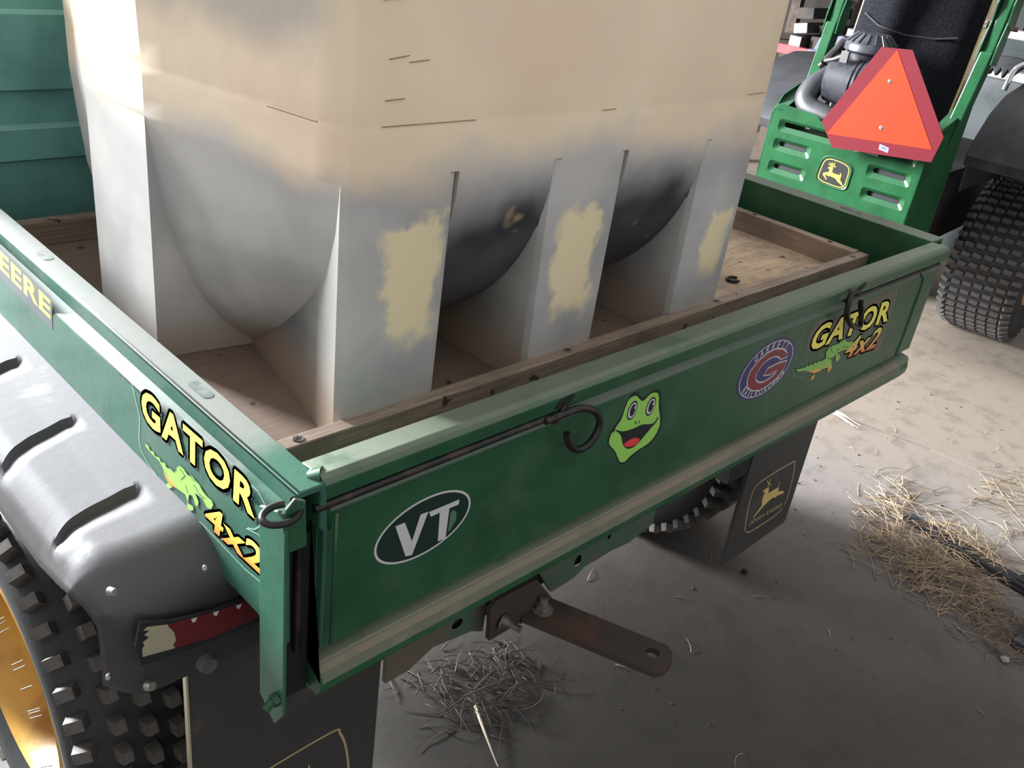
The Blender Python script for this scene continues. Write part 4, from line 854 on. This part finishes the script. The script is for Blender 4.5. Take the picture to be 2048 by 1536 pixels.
# fenders
for sx, mt in ((1, 'black_plastic'), (-1, 'fendergrey')):
    if mt == 'fendergrey': M[mt] = plain('grey_fender', (46, 46, 50), .45, 0, .15, 9, .0003)
    pr = [(.40, .700), (.395, .735), (.43, .80), (.50, .870), (.62, .925), (.85, .965), (1.15, .955), (1.35, .88), (1.34, .86), (1.12, .925), (.85, .935), (.64, .90), (.53, .845), (.46, .70)]
    b = MB(); b.prism(pr, lambda u, v_, d: (sx*d, u, v_), .285, .64, 0, True); b.prism([(.43, .72), (.50, .860), (.85, .94), (1.2, .94), (1.2, .60), (.45, .60)], lambda u, v_, d: (sx*d, u, v_), .285, .292)
    K(b, 'fender', M[mt], sharp=30, bevel=.006).scale = (1, 1, 1 if sx > 0 else .925)
b = MB(); b.prism([(-.40, .62), (-.385, .75), (-.350, .815), (-.325, .845), (-.29, .875), (-.262, .95), (-.248, .95), (-.24, .87), (-.262, .80), (-.27, .62)], fm, .27, .285); K(b, 'side_shield', M['black_plastic'], bevel=.004)
# control lever on the right
b = MB(); path = catmull([(.23, .80, .92), (.24, .82, 1.0), (.30, .85, 1.03), (.40, .86, 1.02)], 5, False); b.tube(path, .010, 10); lv = K(b, 'control_lever', M['chrome'])
b = MB(); b.prism([(.115, 1.00), (.125, 1.025), (.20, 1.03), (.245, 1.03), (.25, 1.0), (.215, .955), (.205, .985), (.19, .95), (.18, .985), (.165, .955), (.15, .98), (.14, .955), (.125, .975)], fm, .86, .90); b.build('grip', M['rubber'], lv, bevel=.004)

# ================================================================== things beyond the mower
MWm = Matrix.Translation((2.5916, .8530, 0)) @ Matrix.Rotation(math.radians(-86), 4, 'Z')
def at(r_, d_, z): return tuple(MWm @ Vector((r_, d_, z)))
RZ_ = math.radians(-86)
b = MB(); b.box((-9.0, 3.45, 0), (4.0, 3.55, 3.2)); o = b.build('wall_back', M['walldark'] if 'walldark' in M else M.setdefault('walldark', plain('dark_shed_boards', (48, 42, 38), .9, 0, .3, 3, .002, stretch=(1, 1, .1)))); o.matrix_world = MWm; tag(o, kind='structure')
# board rack with a red front beam
RK = empty('storage_rack', at(-1.1, 2.5, 0), RZ_, 'low rack with a red front beam behind the mower, loaded with long cartons', 'rack')
M['redpaint'] = plain('red_beam_paint', (150, 52, 56), .6, 0, .2, 20, .0004)
M['greywood'] = plain('grey_wood', (88, 74, 66), .85, 0, .25, 12, .001)
b = MB(); b.box((-.65, -.30, .715), (.85, -.25, .765)); b.build('front_beam', M['redpaint'], RK, bevel=.002)
b = MB(); b.box((-.65, -.25, .735), (.85, .55, .755)); b.build('shelf_board', M['greywood'], RK)
for x in (-.6, .8):
    for y in (-.28, .5):
        b = MB(); b.box((x-.03, y-.03, 0), (x+.03, y+.03, 1.6)); b.build('leg', M['greywood'], RK)
b = MB(); b.box((-.65, -.25, 1.17), (.85, .55, 1.20)); b.build('shelf_board', M['greywood'], RK)
M['carton'] = plain('dark_carton', (66, 58, 54), .85, 0, .25, 9, .0006, rgb2=(46, 42, 42))
M['whitelabel'] = flat('white_paper', (226, 226, 226), .6)
cart = [(-.20, -.12, .757, 0, .075, .062, 'white square label, lowest beside the red beam'), (-.19, -.10, .832, -12, .085, .058, 'tilted white label with print, resting above the lowest one'), (-.23, .0, .905, -8, .10, .06, 'plain dark end, topmost at the left of the heap'), (-.10, -.05, .757, 0, .08, .07, 'plain dark end, low beside the roll bar'),
        (.0, .0, .757, 0, .085, .08, 'plain dark end, right of the roll bar'), (.135, -.14, .85, 2, .085, .062, 'grey printed label, seen between roll bar and seat'), (.12, -.04, .757, 0, .10, .088, 'dark end, directly beneath the grey-labelled one'), (-.08, .0, .842, -10, .09, .05, 'plain brown end, leaning across the middle of the heap'), (.25, .0, .757, 0, .09, .09, 'plain dark end, half hidden by the seat')]
for i, (x, y, z, rot, wd, ht, why) in enumerate(cart):
    M3 = MWm @ Matrix.Translation((-1.1+x, 2.5+y, z)) @ Matrix.Rotation(math.radians(rot), 4, 'Y')
    b = MB(); b.box((-wd/2, -.14, 0), (wd/2, .40, ht)); o = b.build('carton', M['carton'], bevel=.002); o.matrix_world = M3
    tag(o, 'long dark carton on the rack, '+why, 'carton', 'long cartons on the rack')
    if 'label' in why:
        d = Decal(lambda u, v_, t: (u, -.1405-t, v_)); d.poly([[(-wd/2+.004, .004), (wd/2-.004, .004), (wd/2-.004, ht-.004), (-wd/2+.004, ht-.004)]], 0)
        if 'lowest beside' not in why:
            d.layer(); d.shape([(-.018, ht*.62), (.016, ht*.62), (.016, ht*.74), (-.018, ht*.74)], [(0, 1, 2, 3)], 1); d.shape([(-.016, ht*.40), (.006, ht*.40), (.006, ht*.48), (-.016, ht*.48)], [(0, 1, 2, 3)], 1)
        mt = F['white'] if 'white' in why else F['greylab'] if 'greylab' in F else F.setdefault('greylab', flat('print_greylab', (176, 176, 178)))
        tag(d.build('paper_label', [M['whitelabel'] if 'white' in why and 'grey' not in why else mt, F['slate']], o), 'white paper label' if 'grey' not in why else 'grey paper label')
# blue-grey crate
b = MB(); b.box((-.86, 1.45, 0), (-.66, 1.75, .82)); b.prism([(-.84, .82), (-.815, .91), (-.70, .935), (-.66, .91), (-.66, .82)], fm, 1.46, 1.72); b.prism([(-.87, .78), (-.85, .85), (-.66, .85), (-.66, .78)], fm, 1.44, 1.76)
o = b.build('plastic_bin', M['bin'] if 'bin' in M else M.setdefault('bin', plain('blue_grey_plastic', (72, 74, 92), .5, 0, .1, 12)), bevel=.008); o.matrix_world = MWm; tag(o, 'blue-grey plastic bin behind the left roll bar post', 'bin')
# grey machine on the right
M['greymetal'] = plain('grey_sheet_metal', (64, 69, 71), .6, 0, .15, 7, .0004, rgb2=(50, 54, 56))
M['palegrey'] = plain('pale_grey_metal', (140, 138, 132), .5, 0, .15, 20)
GM = empty('grey_implement', at(.25, 2.0, 0), RZ_, 'grey sheet metal implement standing behind the black mower fender', 'machine')
b = MB(); b.box((-.45, -.25, .02), (.75, .55, .86), taper=.02); b.build('body', M['greymetal'], GM, bevel=.01)
b = MB(); b.box((-.42, -.21, .86), (.75, -.13, .90)); b.build('lower_lip', M['palegrey'], GM, bevel=.004)
b = MB(); b.prism([(-.13, .90), (.10, 1.0), (.14, 1.02), (.14, .86), (-.13, .86)], lambda u, v_, d: (d, u, v_), -.42, .75); b.build('sloped_deck', M['greymetal'], GM, bevel=.004)
b = MB(); b.box((-.42, .13, 1.0), (.75, .22, 1.055)); b.build('upper_lip', M['palegrey'], GM, bevel=.004)
for z in (1.10, 1.17, 1.24):
    b = MB(); b.box((-.42, .30, z), (.75, .42, z+.045)); b.build('board', M['greywood'], GM, bevel=.002)
for z in (1.145, 1.215):
    b = MB(); b.tube([(-.42, .26, z), (.75, .26, z)], .013, 10); b.build('rail', M['dullgrey'], GM)
for x in (-.42, .72):
    b = MB(); b.box((x, .2, .86), (x+.04, .45, 1.3)); b.build('upright', M['dark'], GM)
# brown boards above the cartons
b = MB(); b.box((-.5, .0, 1.20), (.8, .10, 1.24)); 
for k in range(3):
    b = MB(); b.box((-.6, -.16+.12*k, 1.20), (.8, -.06+.12*k, 1.235)); b.build('plank', M['plk'] if 'plk' in M else M.setdefault('plk', plain('brown_plank', (84, 60, 52), .85, 0, .2, 14, .001, stretch=(.3, 4, 4))), RK)

# ================================================================== things on the floor
def inpoly(x, y, P):
    r = False
    for i in range(len(P)):
        (x1, y1), (x2, y2) = P[i-1], P[i]
        if (y1 > y) != (y2 > y) and x < (x2-x1)*(y-y1)/(y2-y1)+x1: r = not r
    return r
M['straw'] = plain('straw', (152, 131, 104), .7, 0, .2, 20, rgb2=(112, 94, 72))
M['straw_d'] = plain('dirty_straw', (120, 104, 88), .8, 0, .3, 20, rgb2=(84, 72, 62))
def blade(b, x, y, z, a, L, w_, bend, tilt):
    P = []; n = 4
    for i in range(n+1):
        t = i/n; aa = a+bend*(t-.5); x += math.cos(aa)*L/n; y += math.sin(aa)*L/n; P.append((x, y, max(.0015, z+tilt*t*L+.004*math.sin(t*PI)), aa, w_*(1-.7*t)))
    vs = []
    for X, Y, Z, aa, ww in P: vs += [(X-math.sin(aa)*ww, Y+math.cos(aa)*ww, Z), (X+math.sin(aa)*ww, Y-math.cos(aa)*ww, Z), (X, Y, Z+ww*.9)]
    fs = []
    for i in range(n):
        o = 3*i; fs += [(o, o+1, o+4, o+3), (o+1, o+2, o+5, o+4), (o+2, o, o+3, o+5)]
    b.add(vs, fs+[(0, 1, 2)])
def pile(poly, n, name, mat, label, hgt, Lr, wr, margin=.0, extra=()):
    b = MB(); xs = [p[0] for p in poly]; ys = [p[1] for p in poly]; k = 0
    cx, cy = sum(xs)/len(xs), sum(ys)/len(ys)
    while k < n:
        x, y = random.uniform(min(xs)-margin, max(xs)+margin), random.uniform(min(ys)-margin, max(ys)+margin)
        ins = inpoly(x, y, poly)
        if not ins and random.random() > (.12 if margin else 0): continue
        L = random.uniform(*Lr); a = random.gauss(-.9, .8) if random.random() < .6 else random.uniform(0, 2*PI)
        blade(b, x-math.cos(a)*L/2, y-math.sin(a)*L/2, random.uniform(.001, hgt if ins else .003), a, L, random.uniform(*wr), random.gauss(0, .7), random.gauss(0, .06)); k += 1
    for e_ in extra: blade(b, *e_)
    o = b.build(name, mat); return tag(o, label, 'straw', None, 'stuff')
dense = [(1.60, -.08), (1.70, .06), (1.83, .05), (1.93, -.02), (1.97, -.12), (1.90, -.20), (1.75, -.24), (1.64, -.20)]
pile(dense, 620, 'straw', M['straw'], 'heap of dry straw on the concrete around the black bar', .022, (.04, .13), (.0008, .0022), .03)
pile([(1.72, .10), (1.80, .14), (2.02, .16), (2.08, .13), (1.95, .04), (1.80, .03)], 100, 'straw', M['straw'], 'curved trail of loose straw leading away from the straw heap', .012, (.05, .16), (.001, .0022), .03)
pile([(1.55, -.30), (1.64, -.22), (1.75, -.26), (1.68, -.38), (1.58, -.42)], 320, 'straw', M['straw_d'], 'fine dirty chaff at the right edge beside the short dark plate', .012, (.015, .06), (.0008, .002), .03)
pile([(2.02, -.05), (2.40, -.02), (2.50, -.06), (2.30, -.25), (2.05, -.20)], 120, 'straw', M['straw'], 'thin scatter of straw beyond the black bar near the slab joint', .006, (.03, .12), (.0008, .002), .04)
pile([(.47, .36), (.56, .39), (.70, .36), (.71, .27), (.62, .22), (.53, .24), (.47, .30)], 210, 'straw', M['straw_dark'], 'dark clump of straw under the tailgate beside the left mud flap', .016, (.02, .09), (.0008, .002), .03, extra=((.50, .30, .018, -.2, .13, .0022, .1, .02), (.53, .285, .02, .15, .11, .002, -.2, .02)))
b = MB(); blade(b, .553, .294, .012, math.atan2(-.118, -.056), .131, .0038, .15, -.05); o = b.build('split_reed', M['reed'] if 'reed' in M else M.setdefault('reed', plain('pale_reed', (196, 178, 156), .7))); tag(o, 'single pale split reed lying in front of the dark straw clump', 'reed')
b = MB()
for k in range(5): blade(b, 2.262+random.uniform(-.008, .008), .475, .002+.003*k, -1.75+random.uniform(-.2, .2), random.uniform(.05, .095), .004, .3, .0)
o = b.build('wood_splinter', M['reed']); tag(o, 'bundle of pale torn husk on the floor under the tailgate corner', 'husk')
def scatter(n, reg, mt, nm, lab, cat, sz):
    b = MB()
    for _ in range(n):
        x, y = random.uniform(*reg[:2]), random.uniform(*reg[2:]); s_ = random.uniform(*sz)
        b.box((-s_, -s_*.7, 0), (s_, s_*.7, s_*.7), 0, Matrix.Translation((x, y, 0)) @ Matrix.Rotation(random.random()*3, 4, 'Z'), s_*.3)
    tag(b.build(nm, mt), lab, cat, None, 'stuff')
scatter(140, (.6, 2.9, -.5, .7), M['crumb'] if 'crumb' in M else M.setdefault('crumb', plain('dirt_crumb', (84, 72, 62), .9)), 'dirt_crumbs', 'small dark crumbs of dirt scattered over the concrete floor', 'dirt', (.001, .0045))
b = MB()
for _ in range(40):
    blade(b, random.uniform(.7, 2.7), random.uniform(-.4, .6), .001, random.uniform(0, 6.3), random.uniform(.015, .05), .0012, random.gauss(0, .5), 0)
tag(b.build('loose_straw', M['straw']), 'single short straws scattered thinly across the open floor', 'straw', None, 'stuff')
M['blackbar'] = plain('worn_black_bar', (44, 44, 48), .42, .3, .2, 14, .0005, rgb2=(96, 96, 104), thr=(.5, .75))
b = MB(); u0 = Vector((1.915, .060, 0)); u1 = Vector((1.80, -.62, 0)); u0 = Vector((1.895, .052, 0)); u1 = Vector((1.86, -.60, 0))
u0 = Vector((1.89, .05, 0)); u1 = Vector((1.83, -.60, 0)); dd = (u1-u0).normalized(); nn = Vector((-dd.y, dd.x, 0))
Mt = Matrix(((dd.x, nn.x, 0, u0.x), (dd.y, nn.y, 0, u0.y), (0, 0, 1, 0), (0, 0, 0, 1)))
b.box((0, -.026, .002), (.66, .026, .012), 0, Mt); b.box((.13, -.032, .002), (.66, -.020, .024), 0, Mt); b.box((.30, -.012, .012), (.66, .020, .024), 0, Mt)
o = b.build('metal_bar', M['blackbar'], bevel=.0015); tag(o, 'long flat black metal bar lying in the straw on the floor', 'bar')
b = MB(); b.box((1.615, -.48, .001), (1.69, -.325, .02)); o = b.build('metal_plate', M['blackbar'], bevel=.002); tag(o, 'short dark metal plate cut off by the right edge of the photo, beside the chaff', 'plate')
def stone(x, y, r, mt, lab):
    bm = bmesh.new(); bmesh.ops.create_icosphere(bm, subdivisions=2, radius=r)
    for v_ in bm.verts: v_.co *= 1+random.uniform(-.15, .15); v_.co.z = v_.co.z*.7+r*.6
    me = bpy.data.meshes.new('pebble'); bm.to_mesh(me); bm.free(); me.materials.append(mt); o = bpy.data.objects.new('pebble', me); C.objects.link(o); o.location = (x, y, 0); tag(o, lab, 'pebble')
stone(1.549, -.336, .010, M['palegrey'], 'small pale pebble on bare concrete near the right edge of the photo')
stone(1.318, .185, .008, M['dark'], 'small black pebble on the floor just in front of the right mud flap')
